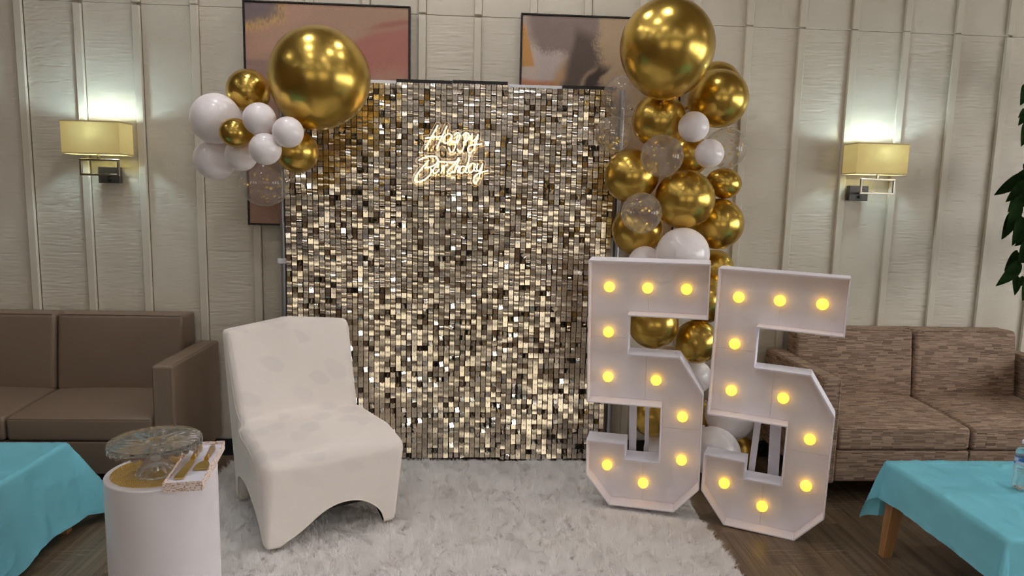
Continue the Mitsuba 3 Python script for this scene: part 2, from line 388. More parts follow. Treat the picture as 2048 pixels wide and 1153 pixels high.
# floor: planks run away from the camera
add('floor', box(XL, XR, YR, 0.1, -0.06, -0.004), 'floor_wood', kind='structure', label='dark brown wood plank floor')
pw = 0.152
for ix in range(math.floor(-2.9 / pw), math.ceil(3.9 / pw)):
    off = rng.uniform(0, 1.2)
    y = -off
    ends = [0.0]
    while ends[-1] > -3.2:
        ends.append(min(-0.0, y) if len(ends) == 1 else ends[-1] - 1.22); y -= 1.22
    for a, b in zip(ends[:-1], ends[1:]):
        if a - b < 0.05: continue
        add('plank', chamfer_box(ix * pw + .0004, (ix + 1) * pw - .0004, b + .0004, a - .0004, -0.004, 0.0, 0.0006), 'floor_wood', parent='floor')
add('ceiling', box(XL, XR, YR, 0.1, CEIL_Z, CEIL_Z + .1), 'ceiling_paint', kind='structure', label='pale ceiling')
add('wall_left', box(XL - .1, XL, YR, 0.1, 0, CEIL_Z), 'room_wall', kind='structure', label='left wall of the room')
add('wall_rear', cat([box(XL, XR, YR - .1, YR, .72, CEIL_Z)]), 'room_wall', kind='structure', label='rear wall of the room')
add('trim_1', box(XL, XR, YR - .1, YR + .02, 0, .72), 'room_dado', kind='structure', label='brown dado along the rear wall')
add('trim_2', box(XL, XR, YR + .001, YR + .03, 2.46, CEIL_Z), 'room_fascia', kind='structure', label='dark wood fascia along the top of the rear wall')
for k_, (a, b, m_) in enumerate(((-3.9, -2.95, 'door_blue'), (-.45, .35, 'room_fascia'), (3.3, 4.2, 'door_blue'))):
    dk = add(f'door_{k_ + 1}', chamfer_box(a, b, YR + .005, YR + .05, 0.0, 2.1, .004), m_, kind='structure', label='painted door in the rear wall')
    add('casing', cat([box(a - .08, a, YR + .001, YR + .04, 0, 2.18), box(b, b + .08, YR + .001, YR + .04, 0, 2.18), box(a, b, YR + .001, YR + .04, 2.1, 2.18)]), 'white_tube', parent=dk)
    add('door_handle', chamfer_box(b - .12, b - .02, YR + .06, YR + .075, 1.0, 1.02, .003), 'chrome', parent=dk)
# right wall with three windows
wz0, wz1 = 0.95, 2.25
wins = [(-2.0, -0.95), (-3.6, -2.5), (-5.3, -4.2)]
pieces = [box(XR, XR + .1, YR, 0.1, 0, wz0), box(XR, XR + .1, YR, 0.1, wz1, CEIL_Z)]
edges = [YR] + [v for w in sorted(wins) for v in w] + [0.1]
for a, b in zip(edges[0::2], edges[1::2]): pieces.append(box(XR, XR + .1, a, b, wz0, wz1))
add('wall_right', cat(pieces), 'room_wall', kind='structure', label='right wall of the room with three windows')
for i, (a, b) in enumerate(wins):
    k = f'window_{i+1}'
    fr = [box(XR + .03, XR + .06, a, a + .05, wz0, wz1), box(XR + .03, XR + .06, b - .05, b, wz0, wz1), box(XR + .03, XR + .06, a, b, wz0, wz0 + .05),
          box(XR + .03, XR + .06, a, b, wz1 - .05, wz1), box(XR + .03, XR + .06, (a + b) / 2 - .025, (a + b) / 2 + .025, wz0, wz1)]
    add(k, cat(fr), 'white_tube', kind='structure', label='white framed window in the right wall')
    pm = trimesh.Trimesh([[XR + .05, a, wz0], [XR + .05, b, wz0], [XR + .05, b, wz1], [XR + .05, a, wz1]], [[0, 2, 1], [0, 3, 2]], process=False)
    add('pane', pm, 'white_tube', parent=k, emitter={'type': 'area', 'radiance': rgb(*WINDOW), 'sampling_weight': 1.0})

# blinds glowing with daylight in the rear wall
for i, (a, b) in enumerate(((-2.75, -.75), (.65, 2.95))):
    k = f'window_{i + 4}'
    fr = [box(a - .06, a, YR + .001, YR + .05, .78, 2.36), box(b, b + .06, YR + .001, YR + .05, .78, 2.36), box(a, b, YR + .001, YR + .05, .78, .84), box(a, b, YR + .001, YR + .05, 2.30, 2.36),
          box((a + b) / 2 - .03, (a + b) / 2 + .03, YR + .001, YR + .05, .84, 2.30)]
    add(k, cat(fr), 'white_tube', kind='structure', label='wide window with cream blinds in the rear wall')
    pm = trimesh.Trimesh([[a, YR + .02, .84], [b, YR + .02, .84], [b, YR + .02, 2.30], [a, YR + .02, 2.30]], [[0, 2, 1], [0, 3, 2]], process=False)
    add('blind', pm, 'white_tube', parent=k, emitter={'type': 'area', 'radiance': rgb(*BLIND), 'sampling_weight': .6})

# recessed ceiling lights
LIGHTS = [(-0.95, -0.78), (-0.95, -1.45), (-0.95, -2.3), (0.2, -0.62), (0.2, -1.5), (0.2, -2.6), (0.85, -1.1), (2.75, -2.6), (4.55, -1.1), (-2.7, -1.6), (-3.3, -3.6),
          (-1.2, -3.9), (1.2, -3.9), (3.3, -4.6), (-2.4, -5.3), (0.0, -5.3), (2.2, -5.3), (-3.4, -6.7), (-1.2, -6.7), (1.0, -6.7), (3.2, -6.7)]
lring = lathe([(0.105, 0.0), (0.13, -0.008), (0.134, 0.0)], 28)
a_ = np.arange(28) * 2 * np.pi / 28
ldisc = trimesh.Trimesh(np.vstack([np.stack([0.105 * np.cos(a_), 0.105 * np.sin(a_), a_ * 0], 1), [[0, 0, 0]]]), np.stack([(np.arange(28) + 1) % 28, np.arange(28), np.full(28, 28)], 1), process=False)
for (x, y) in LIGHTS:
    t = thing('ceiling_light', 'round recessed ceiling light above the party corner', 'ceiling light', 'recessed ceiling lights')
    add('trim_ring', place(lring, (x, y, CEIL_Z - .001)), 'white_tube', True, parent=t)
    add('lens', place(ldisc, (x, y, CEIL_Z - .004)), 'white_tube', parent=t, emitter={'type': 'area', 'radiance': rgb(*DOWNLIGHT), 'sampling_weight': 1.0})

# ------------------------------------------------------------------ paintings
def painting(x0, x1, z0, z1, art, label):
    t = thing('painting', label, 'painting')
    fr = cat([chamfer_box(x0 - .008, x0, -0.062, -0.02, z0 - .008, z1 + .008, .001), chamfer_box(x1, x1 + .008, -0.062, -0.02, z0 - .008, z1 + .008, .001),
              chamfer_box(x0, x1, -0.062, -0.02, z0 - .008, z0, .001), chamfer_box(x0, x1, -0.062, -0.02, z1, z1 + .008, .001)])
    add('frame', fr, 'black', parent=t, label='thin black frame')
    add('canvas', chamfer_box(x0 + .001, x1 - .001, -0.055, -0.02, z0 + .001, z1 - .001, .001), art, parent=t, label='abstract painted canvas')
painting(-1.112, -0.240, 1.352, 2.530, 'art_left', 'abstract painting in dusty pink, rust and grey behind the largest left balloon')
painting(0.376, 1.262, 1.322, 2.518, 'art_right', 'abstract painting in dark grey, ochre and beige behind the backdrop top right')

# ------------------------------------------------------------------ sequin backdrop
t = thing('backdrop_stand', 'silver pole stand that holds up the gold sequin backdrop', 'backdrop stand')
for x in (-0.920, 0.938):
    pole = lathe([(0, 0.004), (0.0185, 0.004), (0.0185, 1.36), (0.0165, 1.365), (0.0165, 2.128), (0, 2.128)], 20)
    pk = add('pole', place(pole, (x, -0.088, 0)), 'silver_tube', 30, parent=t)
    cl = cat([chamfer_box(x - .028, x + .022, -0.112, -0.064, 1.135, 1.165, .003), box(x - .036, x - .026, -.095, -.08, 1.137, 1.163)])
    add('clamp', cl, 'white_tube', parent=pk)
for k in range(6):
    add('crossbar', chamfer_box(-0.9 + .3 * k + .002, -0.6 + .3 * k - .002, -0.108, -0.09, 2.112, 2.139, .002), 'white_tube', parent=t)
sw = thing('sequin_backdrop', 'gold mirror sequin shimmer wall backdrop between the two balloon clusters', 'backdrop')
YB = -0.122
P = 0.3
zoff = [0.0, -0.003, 0.004, -0.002, 0.003, -0.001, 0.002]
coff = [(0.0, -.002), (0.003, 0.0), (-0.002, 0.006), (0.004, 0.010), (0.0, -0.001), (0.002, 0.002)]
sheet_mesh = None
seqs = []          # (projected size, vertices)
pins = []
rs = np.random.default_rng(7)
tt = np.linspace(0, 1, 6)
pin_v = np.array([(-.0016, 0, -.0018), (.0016, 0, -.0018), (.0016, 0, .0018), (-.0016, 0, .0018), (-.0016, -.0032, -.0018), (.0016, -.0032, -.0018), (.0016, -.0032, .0018), (-.0016, -.0032, .0018)])
pin_f = np.array([(4, 5, 6), (4, 6, 7), (0, 1, 5), (0, 5, 4), (3, 7, 6), (3, 6, 2), (0, 4, 7), (0, 7, 3), (1, 2, 6), (1, 6, 5)])
for cx in range(6):
    for cz in range(7):
        x0 = -0.9 + P * cx + rs.normal(0, .0012)
        z0 = 0.022 + P * cz + coff[cx][1]
        dy = rs.normal(0, .002)
        px_, py_ = rs.normal(0, math.radians(1.0)), rs.normal(0, math.radians(1.2))
        bars = [box(x0 + .0006, x0 + P - .0006, YB + dy, YB + dy + .003, z0 + .0006, z0 + P - .0006 + (.018 if cz == 6 and cx in (2, 3, 5) else 0))]
        for k in range(10):
            bars.append(box(x0 + .015 + .03 * k - .0012, x0 + .015 + .03 * k + .0012, YB + dy - .003, YB + dy, z0 + .001, z0 + P - .001))
        add('panel', cat(bars), 'seq_back', parent=sw)
        for i in range(10):
            for j in range(10):
                X = x0 + .015 + .03 * i
                Zt = z0 + P - .03 * j - .004
                v = (Zt - 0.02) / 2.1                   # 0 bottom .. 1 top
                patch = meshkit.noise(np.array([X * 3.1, v * 6.5, 2.0])) 
                calm = 1 - min(1, max(0, (v - 0.22) / 0.30 + (patch - 0.5) * 0.5))
                bend = rs.normal(0.0, 0.05) * calm + (1 - calm) * (rs.normal(0.08, 0.28) if rs.random() < .68 else rs.normal(0, .05))
                tilt = rs.normal(.5 * (math.atan((1.54 - Zt) / 3.9) + .125), 0.038) * calm + (1 - calm) * rs.normal(0.07, 0.07)
                yaw = rs.normal(0, 0.05) + (rs.choice([-1, 1]) * abs(rs.normal(.55, .14)) if rs.random() < .20 + .16 * calm else 0)
                roll = rs.normal(0, .012)
                if rs.random() < .012: roll, yaw, tilt = rs.normal(0, .6), rs.normal(0, .4), rs.normal(.2, .15)
                w = .0131
                s = .0288 * tt - .003
                ang = tilt + bend * (tt - .4) * 2
                # swing outward at the bottom: tilt>0 faces up
                dz = -np.concatenate([[0], np.cumsum(np.cos((ang[1:] + ang[:-1]) / 2) * np.diff(s))])
                dyv = -np.concatenate([[0], np.cumsum(np.sin((ang[1:] + ang[:-1]) / 2) * np.diff(s))])
                warp = rs.normal(0, .0007)
                L = np.stack([np.full(6, -w), dyv, dz + .003], 1); R_ = np.stack([np.full(6, w), dyv + warp * tt, dz + .003], 1)
                vv = np.vstack([L, R_])
                cr, sr = math.cos(roll), math.sin(roll)
                vv = np.stack([vv[:, 0] * cr - vv[:, 2] * sr, vv[:, 1], vv[:, 0] * sr + vv[:, 2] * cr], 1)
                cy_, sy_ = math.cos(yaw + py_), math.sin(yaw + py_)
                vv = np.stack([vv[:, 0] * cy_ - vv[:, 1] * sy_, vv[:, 0] * sy_ + vv[:, 1] * cy_, vv[:, 2]], 1)
                base = np.array([X, YB + dy - .0045 - abs(math.sin(yaw + py_)) * w - .001, Zt])
                seqs.append((np.linalg.norm(base - CAM), vv + base))
                pins.append(pin_v + base + [0, -.0004, -.001])
k_ = np.arange(5)
sf = np.vstack([np.stack([k_, k_ + 1, k_ + 7], 1), np.stack([k_, k_ + 7, k_ + 6], 1)])
seqs.sort(key=lambda q: q[0])
def seq_tm(vs):
    n = len(vs)
    return trimesh.Trimesh(np.vstack(vs), (sf[None] + (np.arange(n) * 12)[:, None, None]).reshape(-1, 3), process=False)
vis = [k for k, (d, vv) in enumerate(seqs) if vv[0, 0] > -0.05 and vv[0, 0] < 0.66 and 0.9 < vv[0, 2] < 1.9]
near = set(vis[:300])
for k in sorted(near):
    add('sequin', seq_tm([seqs[k][1]]), 'seq_gold', True, parent=sw)
add('sequins', seq_tm([q[1] for k, q in enumerate(seqs) if k not in near]), 'seq_gold', True, parent=sw, kind='stuff', label='thousands of small gold mirror sequins')
n_ = len(pins)
add('hooks', trimesh.Trimesh(np.vstack(pins), (pin_f[None] + (np.arange(n_) * 8)[:, None, None]).reshape(-1, 3), process=False), 'black', parent=sw, kind='stuff', label='small black hooks of the sequins')

# ------------------------------------------------------------------ neon sign
NS = {'H': [[(575, 105), (475, 293), (375, 480)], [(715, 115), (637, 290), (555, 465)], [(380, 305), (520, 285), (660, 272)]],
 'a': [[(792, 262), (745, 235), (690, 265), (662, 330), (672, 375), (715, 378), (762, 330), (798, 262)], [(798, 262), (778, 335), (792, 375), (835, 345)]],
 'p': [[(878, 245), (862, 340), (845, 430), (815, 505), (775, 512), (740, 445)], [(822, 262), (870, 220), (915, 248), (905, 315), (868, 362), (835, 365)]],
 'p2': [[(1008, 245), (990, 345), (972, 440), (945, 510), (905, 515), (872, 470)], [(955, 262), (1005, 220), (1052, 248), (1040, 315), (1000, 362), (965, 365)]],
 'y': [[(1105, 235), (1082, 300), (1098, 345), (1140, 330), (1195, 245)], [(1195, 245), (1165, 370), (1125, 475), (1078, 528), (1040, 498), (1050, 435), (1125, 405), (1258, 390)]],
 'B': [[(282, 645), (360, 605), (455, 580), (540, 585), (582, 632), (555, 695), (470, 740), (372, 760)], [(442, 635), (370, 720), (300, 805), (240, 900), (232, 955), (280, 972), (370, 942), (455, 872), (480, 795), (448, 748), (372, 760)]],
 'i': [[(545, 735), (512, 795), (518, 840), (560, 832), (602, 775)]],
 'r': [[(665, 715), (645, 790), (628, 848)], [(645, 800), (685, 735), (735, 702)]],
 't': [[(905, 600), (840, 690), (765, 770), (725, 830), (762, 850), (815, 805)], [(600, 665), (725, 668), (850, 668)]],
 'h': [[(912, 605), (868, 720), (825, 842)], [(838, 805), (880, 742), (905, 760), (895, 820), (935, 830)]],
 'd': [[(1005, 742), (950, 735), (915, 800), (945, 842), (995, 805), (1030, 720)], [(1072, 570), (1035, 715), (1012, 815), (1045, 835)]],
 'a2': [[(1140, 690), (1090, 700), (1052, 780), (1075, 835), (1125, 800), (1158, 695)], [(1158, 695), (1142, 790), (1185, 815)]],
 'y2': [[(1198, 690), (1180, 765), (1205, 810), (1245, 765), (1275, 690)], [(1275, 690), (1245, 800), (1205, 940), (1162, 1000), (1132, 962), (1160, 880), (1245, 832), (1362, 803)]]}
def npt(c, y): return [-.2745 + c[0] * .0003504, y, 1.9355 - c[1] * .000347 + .0099 * c[0] / 1000]
nt = thing('neon_sign', 'glowing warm white neon sign reading Happy Birthday on the sequin backdrop', 'neon sign')
lines = []
for nm, strokes in NS.items():
    ms = []
    for st in strokes:
        sp = spline(st, 6)
        lines.append(LineString([(p[0], p[2]) for p in (npt(c, 0) for c in sp)]))
        ms.append(tube([npt(c, -.168) for c in sp], .0037, 8))
    add('tube', cat(ms), 'neon_tube', True, parent=nt, emitter={'type': 'area', 'radiance': rgb(*NEON), 'sampling_weight': .22})
def xz(m, y, dep):      # extruded in xy -> stands in xz, front at y
    m = m.copy(); v = m.vertices.copy()
    m.vertices = np.stack([v[:, 0], y + dep - v[:, 2], v[:, 1]], 1)
    m.fix_normals()
    return m
plate = unary_union([l.buffer(.016) for l in lines]).buffer(.006).buffer(-.006).simplify(.0006)
add('backing', xz(extrude(plate, .004), -.160, .004), 'acrylic', parent=nt, label='clear acrylic backing cut around the letters')
edge = []
for g in getattr(plate, 'geoms', [plate]):
    for ring in [g.exterior] + list(g.interiors):
        c = np.array(ring.coords)
        edge.append(tube(np.stack([c[:, 0], np.full(len(c), -.1605), c[:, 1]], 1), .0009, 4, cap=False))
add('rim', cat(edge), 'neon_tube', True, parent=nt, label='edge-lit rim of the acrylic', emitter={'type': 'area', 'radiance': rgb(.50, .29, .10), 'sampling_weight': .03})
for (x, z) in ((-.12, 1.79), (.13, 1.66)):
    add('standoff', tm(m3.Manifold.cylinder(.028, .004, .004, 10).rotate([90, 0, 0]).translate([x, -.128, z])), 'chrome', parent=nt)

# ------------------------------------------------------------------ wall lamps
def sconce(xa, xb, xp0, xp1, xf0, xf1, label):
    t = thing('wall_lamp', label, 'wall lamp', None)
    y0, y1, z0, z1 = -.200, -.052, 1.704, 1.874
    def wall4(x0, x1, y0, y1, za, zb, th):
        return cat([box(x0, x1, y0, y0 + th, za, zb), box(x0, x1, y1 - th, y1, za, zb), box(x0, x0 + th, y0 + th, y1 - th, za, zb), box(x1 - th, x1, y0 + th, y1 - th, za, zb)])
    v = np.array([(xa, y0, z0), (xb, y0, z0), (xb, y1, z0), (xa, y1, z0), (xa, y0, z1), (xb, y0, z1), (xb, y1, z1), (xa, y1, z1)])
    f = np.array([(0, 1, 5), (0, 5, 4), (1, 2, 6), (1, 6, 5), (2, 3, 7), (2, 7, 6), (3, 0, 4), (3, 4, 7)])
    sh = add('lamp_shade', trimesh.Trimesh(v, f, process=False), 'shade_cloth', parent=t, label='rectangular cream fabric lamp shade')
    add('trim', wall4(xa - .0012, xb + .0012, y0 - .0012, y1 + .0012, z1 - .006, z1 + .001, .0022), 'shade_trim', parent=sh)
    add('trim', wall4(xa - .0012, xb + .0012, y0 - .0012, y1 + .0012, z0 - .001, z0 + .006, .0022), 'shade_trim', parent=sh)
    xm = (xf0 + xf1) / 2 - .004
    add('stem', cat([chamfer_box(xm - .006, xm + .006, -.131, -.119, 1.68, 1.745, .001), box(xm - .005, xm + .005, -.13, -.12, 1.74, 1.78)]), 'nickel', parent=t)
    th = .011
    add('arm_frame', cat([chamfer_box(xf0, xf1, -.131, -.119, 1.682 - th, 1.682, .0015), chamfer_box(xf0, xf1, -.131, -.119, 1.593, 1.593 + th, .0015),
                          chamfer_box(xf0, xf0 + th, -.131, -.119, 1.593 + th, 1.682 - th, .0015), chamfer_box(xf1 - th, xf1, -.131, -.119, 1.593 + th, 1.682 - th, .0015)]), 'nickel', parent=t, label='brushed nickel rectangular arm')
    bp = add('wall_plate', cat([chamfer_box(xp0, xp1, -.052, -.0195, 1.556, 1.642, .002), chamfer_box((xp0 + xp1) / 2 - .007, (xp0 + xp1) / 2 + .007, -.121, -.05, 1.594, 1.603, .001)]), 'dark_plate', parent=t, label='dark square wall plate')
    add('switch', tm(m3.Manifold.cylinder(.014, .009, .007, 20).rotate([90, 0, 0]).translate([(xp0 + xp1) / 2 + .004, -.052, 1.577])), 'black', 30, parent=bp)
    b = trimesh.creation.icosphere(2, .026); b.apply_scale([1.15, 1, 1.15]); b.apply_translation([xm, -.125, 1.828])
    add('bulb', b, 'cap_white', True, parent=t, emitter={'type': 'area', 'radiance': rgb(*SCONCE), 'sampling_weight': 7.0})
    sp = lathe([(0, 0), (.013, 0), (.013, .026), (0, .026)], 16)
    add('socket', place(sp, (xm, -.125, 1.776)), 'cap_white', 30, parent=t)
sconce(-2.018, -1.722, -1.915, -1.802, -1.970, -1.765, 'lit wall lamp above the plain brown sofa')
sconce(2.239, 2.533, 2.292, 2.405, 2.312, 2.514, 'lit wall lamp above the patterned sofa')

# ------------------------------------------------------------------ sofas
def cushion(x0, x1, y0, y1, z0, z1, r=.022, puff=.012, lean=0.0, axis='z'):
    m = tm(round_box(x0, x1, y0, y1, z0, z1, r, 16).refine_to_length(.035))
    v = m.vertices.copy()
    u = np.clip((v[:, 0] - x0) / (x1 - x0), 0, 1)
    if axis == 'z':
        w = np.clip((v[:, 1] - y0) / (y1 - y0), 0, 1)
        b = (np.sin(np.pi * u) * np.sin(np.pi * w)) ** .6
        v[:, 2] += np.where(v[:, 2] > (z0 + z1) / 2, puff, -puff * .1) * b
        v[:, 2] += lean * (v[:, 1] - y0) / (y1 - y0)
    else:
        w = np.clip((v[:, 2] - z0) / (z1 - z0), 0, 1)
        b = (np.sin(np.pi * u) * np.sin(np.pi * w)) ** .6
        v[:, 1] += np.where(v[:, 1] < (y0 + y1) / 2, -puff, 0) * b
        v[:, 1] += lean * w
    m.vertices = v
    return m

def seam_box(x0, x1, y, z, mat_r=.0022):
    return tube([[x0, y, z], [(x0 + x1) / 2, y, z], [x1, y, z]], mat_r, 6)

def sofa(x0, x1, yf, yb, splits, arms, mat, label, zs, seat_z, arm_z, back_z, base_z, base_top):
    t = thing('sofa', label, 'sofa')
    ax = .106
    xi0, xi1 = x0 + (ax if arms[0] else 0), x1 - (ax if arms[1] else 0)
    add('base', cat([tm(round_box(a + .002, b - .002, yf + .004, yb - .06, base_z, base_top - .003, .008, 12)) for a, b in zip(splits[:-1], splits[1:])]), mat, 35, parent=t)
    for s in (0, 1):
        if not arms[s]: continue
        a, b = (x0, x0 + ax) if s == 0 else (x1 - ax, x1)
        ak = add('arm', tm(round_box(a, b, yf - .004, yb - .02, base_z - .01, arm_z, .014, 16)), mat, 35, parent=t)
        for xe in (a + .012, b - .012):
            add('piping', tube([[xe, yf - .002, base_z], [xe, yf - .0035, arm_z - .02], [xe, yf + .004, arm_z - .003], [xe, yf + .03, arm_z], [xe, yb - .04, arm_z]], .0025, 6), mat, True, parent=ak)
    add('back_frame', tm(round_box(xi0 + .03, xi1 - .03, yb - .085, yb, base_z + .02, back_z - .004, .012, 14)), mat, 35, parent=t)
    for a, b in zip(splits[:-1], splits[1:]):
        c = add('seat_cushion', cushion(a + .003, b - .003, yf, yb - .10, base_top, seat_z, .02, .018, .028), mat, True, parent=t)
        add('piping', cat([seam_box(a + .02, b - .02, yf + .004, seat_z - .006)]), mat, True, parent=c)
        lo = a + (.02 if a == xi0 else .004); hi = b - (.03 if b == xi1 else .004)
        c = add('back_cushion', cushion(lo, hi, yb - .205, yb - .088, seat_z + .012, back_z, .022, .016, .045, 'y'), mat, True, parent=t)
        add('piping', cat([seam_box(lo + .02, hi - .02, yb - .157, back_z - .003)]), mat, True, parent=c)
    for x in (x0 + .05, x1 - .07):
        for y in (yf + .05, yb - .08):
            add('leg', chamfer_box(x - .018, x + .018, y - .018, y + .018, 0, base_z + .01, .002), 'chrome', parent=t, label='square chrome leg')
    return t
sofa(-3.56, -1.303, -.655, -.025, [-3.454, -2.802, -2.106, -1.409], (1, 1), 'leather', 'brown vinyl sofa against the left wall section under a wall lamp', 0, .425, .688, .852, .14, .308)
sofa(1.868, 3.432, -.725, -.025, [1.974, 2.676, 3.326], (1, 1), 'weave', 'brown patterned fabric sofa behind the marquee numbers', 0, .418, .678, .822, .135, .300)
# ------------------------------------------------------------------ balloons
def balloon_mesh(r, scale, tail, n=40):
    th = np.linspace(0, np.pi, 30)
    c = np.cos(th); s = np.sin(th)
    low = ((1 - c) / 2) ** 3
    prof = np.stack([s * (1 - .10 * low), -(c * (1 + .06 * low))], 1)       # z from -1 (crown) to +tail
    m = lathe(np.stack([np.maximum(prof[:, 0], 0), prof[:, 1]], 1) * r, n)
    m.vertices[:, :2] *= scale
    return m, r * 1.06
def to_dir(t):
    z = np.array(t, float); z /= np.linalg.norm(z)
    x = np.cross([0.1, 0.2, 1.0] if abs(z[2]) < .95 else [1, 0, 0], z); x /= np.linalg.norm(x)
    return x, np.cross(z, x), z
knot_p = [(0, 0), (.0062, -.001), (.0085, -.004), (.006, -.0075), (.0055, -.009), (.010, -.013), (.0115, -.017), (.009, -.017), (0, -.010)]
def balloon(kind, c, r, label, tail=(0, .8, -.4), scale=1.0, confetti=0, low=True, group=None):
    name, skin = {'gold': ('gold_balloon', 'gold_balloon_skin'), 'white': ('white_balloon', 'white_balloon_skin'), 'clear': ('confetti_balloon', 'clear_balloon_skin')}[kind]
    key = thing(name, label, 'balloon', group)
    m, L = balloon_mesh(r, scale, tail)
    x, y, z = to_dir(tail)
    add('skin', frame(m, c, x, y, z), skin, True, parent=key)
    k = lathe([(a, -b) for a, b in knot_p], 12); k.apply_scale(.7 + r * 2)
    add('knot', frame(k, np.array(c) + z * (L - .002), x, y, z), skin, 40, parent=key)
    if confetti:
        q = np.random.default_rng(int(r * 1e6) % 9973)
        ms = []
        a = np.arange(8) * np.pi / 4
        base = np.vstack([np.stack([np.cos(a), np.sin(a), a * 0], 1), [[0, 0, 0]]])
        fc = np.stack([np.arange(8), (np.arange(8) + 1) % 8, np.full(8, 8)], 1)
        while len(ms) < confetti:
            d = q.normal(size=3); d /= np.linalg.norm(d)
            if low and d[2] > .25 and q.random() < .75: continue
            d2 = d * [1, 1, 1]
            ax, ay, az = to_dir(d2 + q.normal(0, .12, 3))
            ms.append(frame(trimesh.Trimesh(base * (.0068 if q.random() < .8 else .0045), fc, process=False), np.array(c) + d2 * r * .945, ax, ay, az))
        add('confetti', cat(ms), 'confetti_gold', parent=key, kind='stuff', label='gold foil confetti dots inside')
    return key
# left cluster on the backdrop's top left corner
balloon('gold', (-.626, -.500, 2.078), .243, 'largest gold chrome balloon of the left cluster, overlapping the pink painting', (-.45, .3, -.8), (1.0, 1.0))
balloon('gold', (-1.009, -.350, 2.028), .107, 'gold chrome balloon half hidden behind the largest left balloon, at its left', (.3, .6, -.6))
balloon('white', (-1.131, -.469, 1.875), .120, 'upper of the two large white balloons at the far left of the left cluster', (.75, .1, -.3), (1.03, 1.03))
balloon('white', (-1.171, -.382, 1.687), .104, 'lower of the two large white balloons at the far left of the left cluster', (.7, .1, .4))
balloon('gold', (-1.000, -.590, 1.802), .074, 'small gold chrome balloon in front of the large white balloons', (.6, .6, -.1), (.93, .93))
balloon('white', (-.879, -.620, 1.865), .077, 'small white balloon below the half hidden gold balloon in the left cluster', (0, .9, -.2))
balloon('white', (-.738, -.663, 1.806), .072, 'small white balloon touching the underside of the largest left gold balloon', (-.2, .9, 0))
balloon('white', (-1.008, -.489, 1.705), .078, 'small white balloon directly under the small gold balloon', (.2, .9, .2))
balloon('white', (-.849, -.641, 1.729), .075, 'small white balloon above the clear confetti balloon of the left cluster', (0, .9, .2))
balloon('gold', (-.751, -.450, 1.731), .105, 'gold chrome balloon against the sequins under the largest left balloon', (-.6, .3, .55))
balloon('clear', (-.935, -.370, 1.579), .124, 'clear confetti balloon hanging lowest in the left cluster', (.2, .2, .9), 1.0, 42)
# right column
balloon('gold', (1.0198, -.660, 2.242), .2262, 'largest gold chrome balloon at the top of the right column', (.05, .3, -.9), (.985, .985))
balloon('gold', (1.364, -.419, 2.053), .148, 'big gold chrome balloon right below the topmost balloon of the right column', (-.7, .3, -.2))
balloon('gold', (1.427, -.182, 2.149), .134, 'gold chrome balloon peeking out behind the second one from the top, close to the wall', (-.5, -.1, -.6))
balloon('gold', (1.0536, -.450, 1.9307), .1364, 'gold chrome balloon straight under the topmost balloon of the right column', (.3, .6, -.3))
balloon('clear', (.9014, -.300, 2.0644), .112, 'upper clear balloon over the backdrop corner with almost no confetti', (.7, .2, -.2), 1.0, 3)
balloon('clear', (.825, -.450, 1.858), .093, 'small clear balloon over the sequins full of gold confetti', (.7, .3, .1), 1.0, 70)
balloon('white', (1.186, -.600, 1.891), .075, 'upper of two small white balloons in front of the right column', (.1, .9, 0))
balloon('clear', (1.455, -.317, 1.816), .108, 'clear confetti balloon at the right edge behind the two small white balloons', (-.8, .2, 0), 1.0, 44)
balloon('white', (1.271, -.600, 1.766), .071, 'lower of two small white balloons in front of the right column', (-.1, .9, 0))
balloon('clear', (1.038, -.600, 1.748), .105, 'clear confetti balloon in the middle front of the right column', (.2, .9, .1), 1.0, 30)
balloon('gold', (.937, -.400, 1.655), .140, 'gold chrome balloon left of the middle clear confetti balloon, over the sequins', (.8, .3, .1))
balloon('gold', (1.207, -.450, 1.541), .150, 'big gold chrome balloon in the centre front of the right column', (.1, .8, .3), (1.03, 1.03))
balloon('gold', (1.468, -.285, 1.631), .092, 'oval gold chrome balloon lying sideways at the right edge of the column', (-.95, .1, .25), (.9, .9))
balloon('gold', (1.441, -.300, 1.414), .138, 'gold chrome balloon right of the large white balloon, against the wall', (-.8, .2, .1))
balloon('clear', (.951, -.600, 1.470), .101, 'clear confetti balloon lowest in front of the right column', (.3, .9, .1), 1.0, 26)
balloon('gold', (1.011, -.279, 1.371), .138, 'gold chrome balloon behind the lowest clear confetti balloon', (.7, .1, .4))
balloon('white', (1.191, -.519, 1.265), .136, 'large white balloon above the left marquee number', (.1, .8, .1))
balloon('white', (1.028, -.407, 1.208), .087, 'smaller white balloon just above the left end of the left marquee number', (.4, .8, .1))
balloon('gold', (1.487, -.149, 1.154), .112, 'gold chrome balloon showing above the gap between the two marquee numbers', (-.8, -.1, .1))
balloon('gold', (1.287, -.198, 1.776), .118, 'gold chrome balloon deep inside the right column behind the small white balloons', (0, .3, -.9))
balloon('gold', (1.074, -.468, .892), .131, 'left gold chrome balloon seen through the upper opening of the left marquee number', (.6, .5, .3))
balloon('gold', (1.332, -.396, .784), .118, 'right gold chrome balloon seen through the upper opening of the left marquee number', (-.4, .6, .2))
balloon('white', (1.212, -.315, .650), .093, 'white balloon barely visible under two gold ones in the left number', (0, .9, .1))
balloon('white', (1.364, -.291, .563), .097, 'white balloon beside the slanted edge of the left marquee number', (-.3, .8, .1))
balloon('gold', (1.145, -.279, .334), .118, 'gold balloon seen through the lower opening of the left marquee number', (.5, .5, .3))
balloon('white', (1.220, -.271, .133), .111, 'white balloon on the floor seen through the lower opening of the left marquee number', (.3, .4, .6))
balloon('white', (1.431, -.504, .207), .133, 'white balloon low down between the two marquee numbers', (-.2, .6, .6))
balloon('white', (1.558, -.355, .358), .133, 'white balloon at the top of the lower opening of the right marquee number', (-.6, .5, .3))
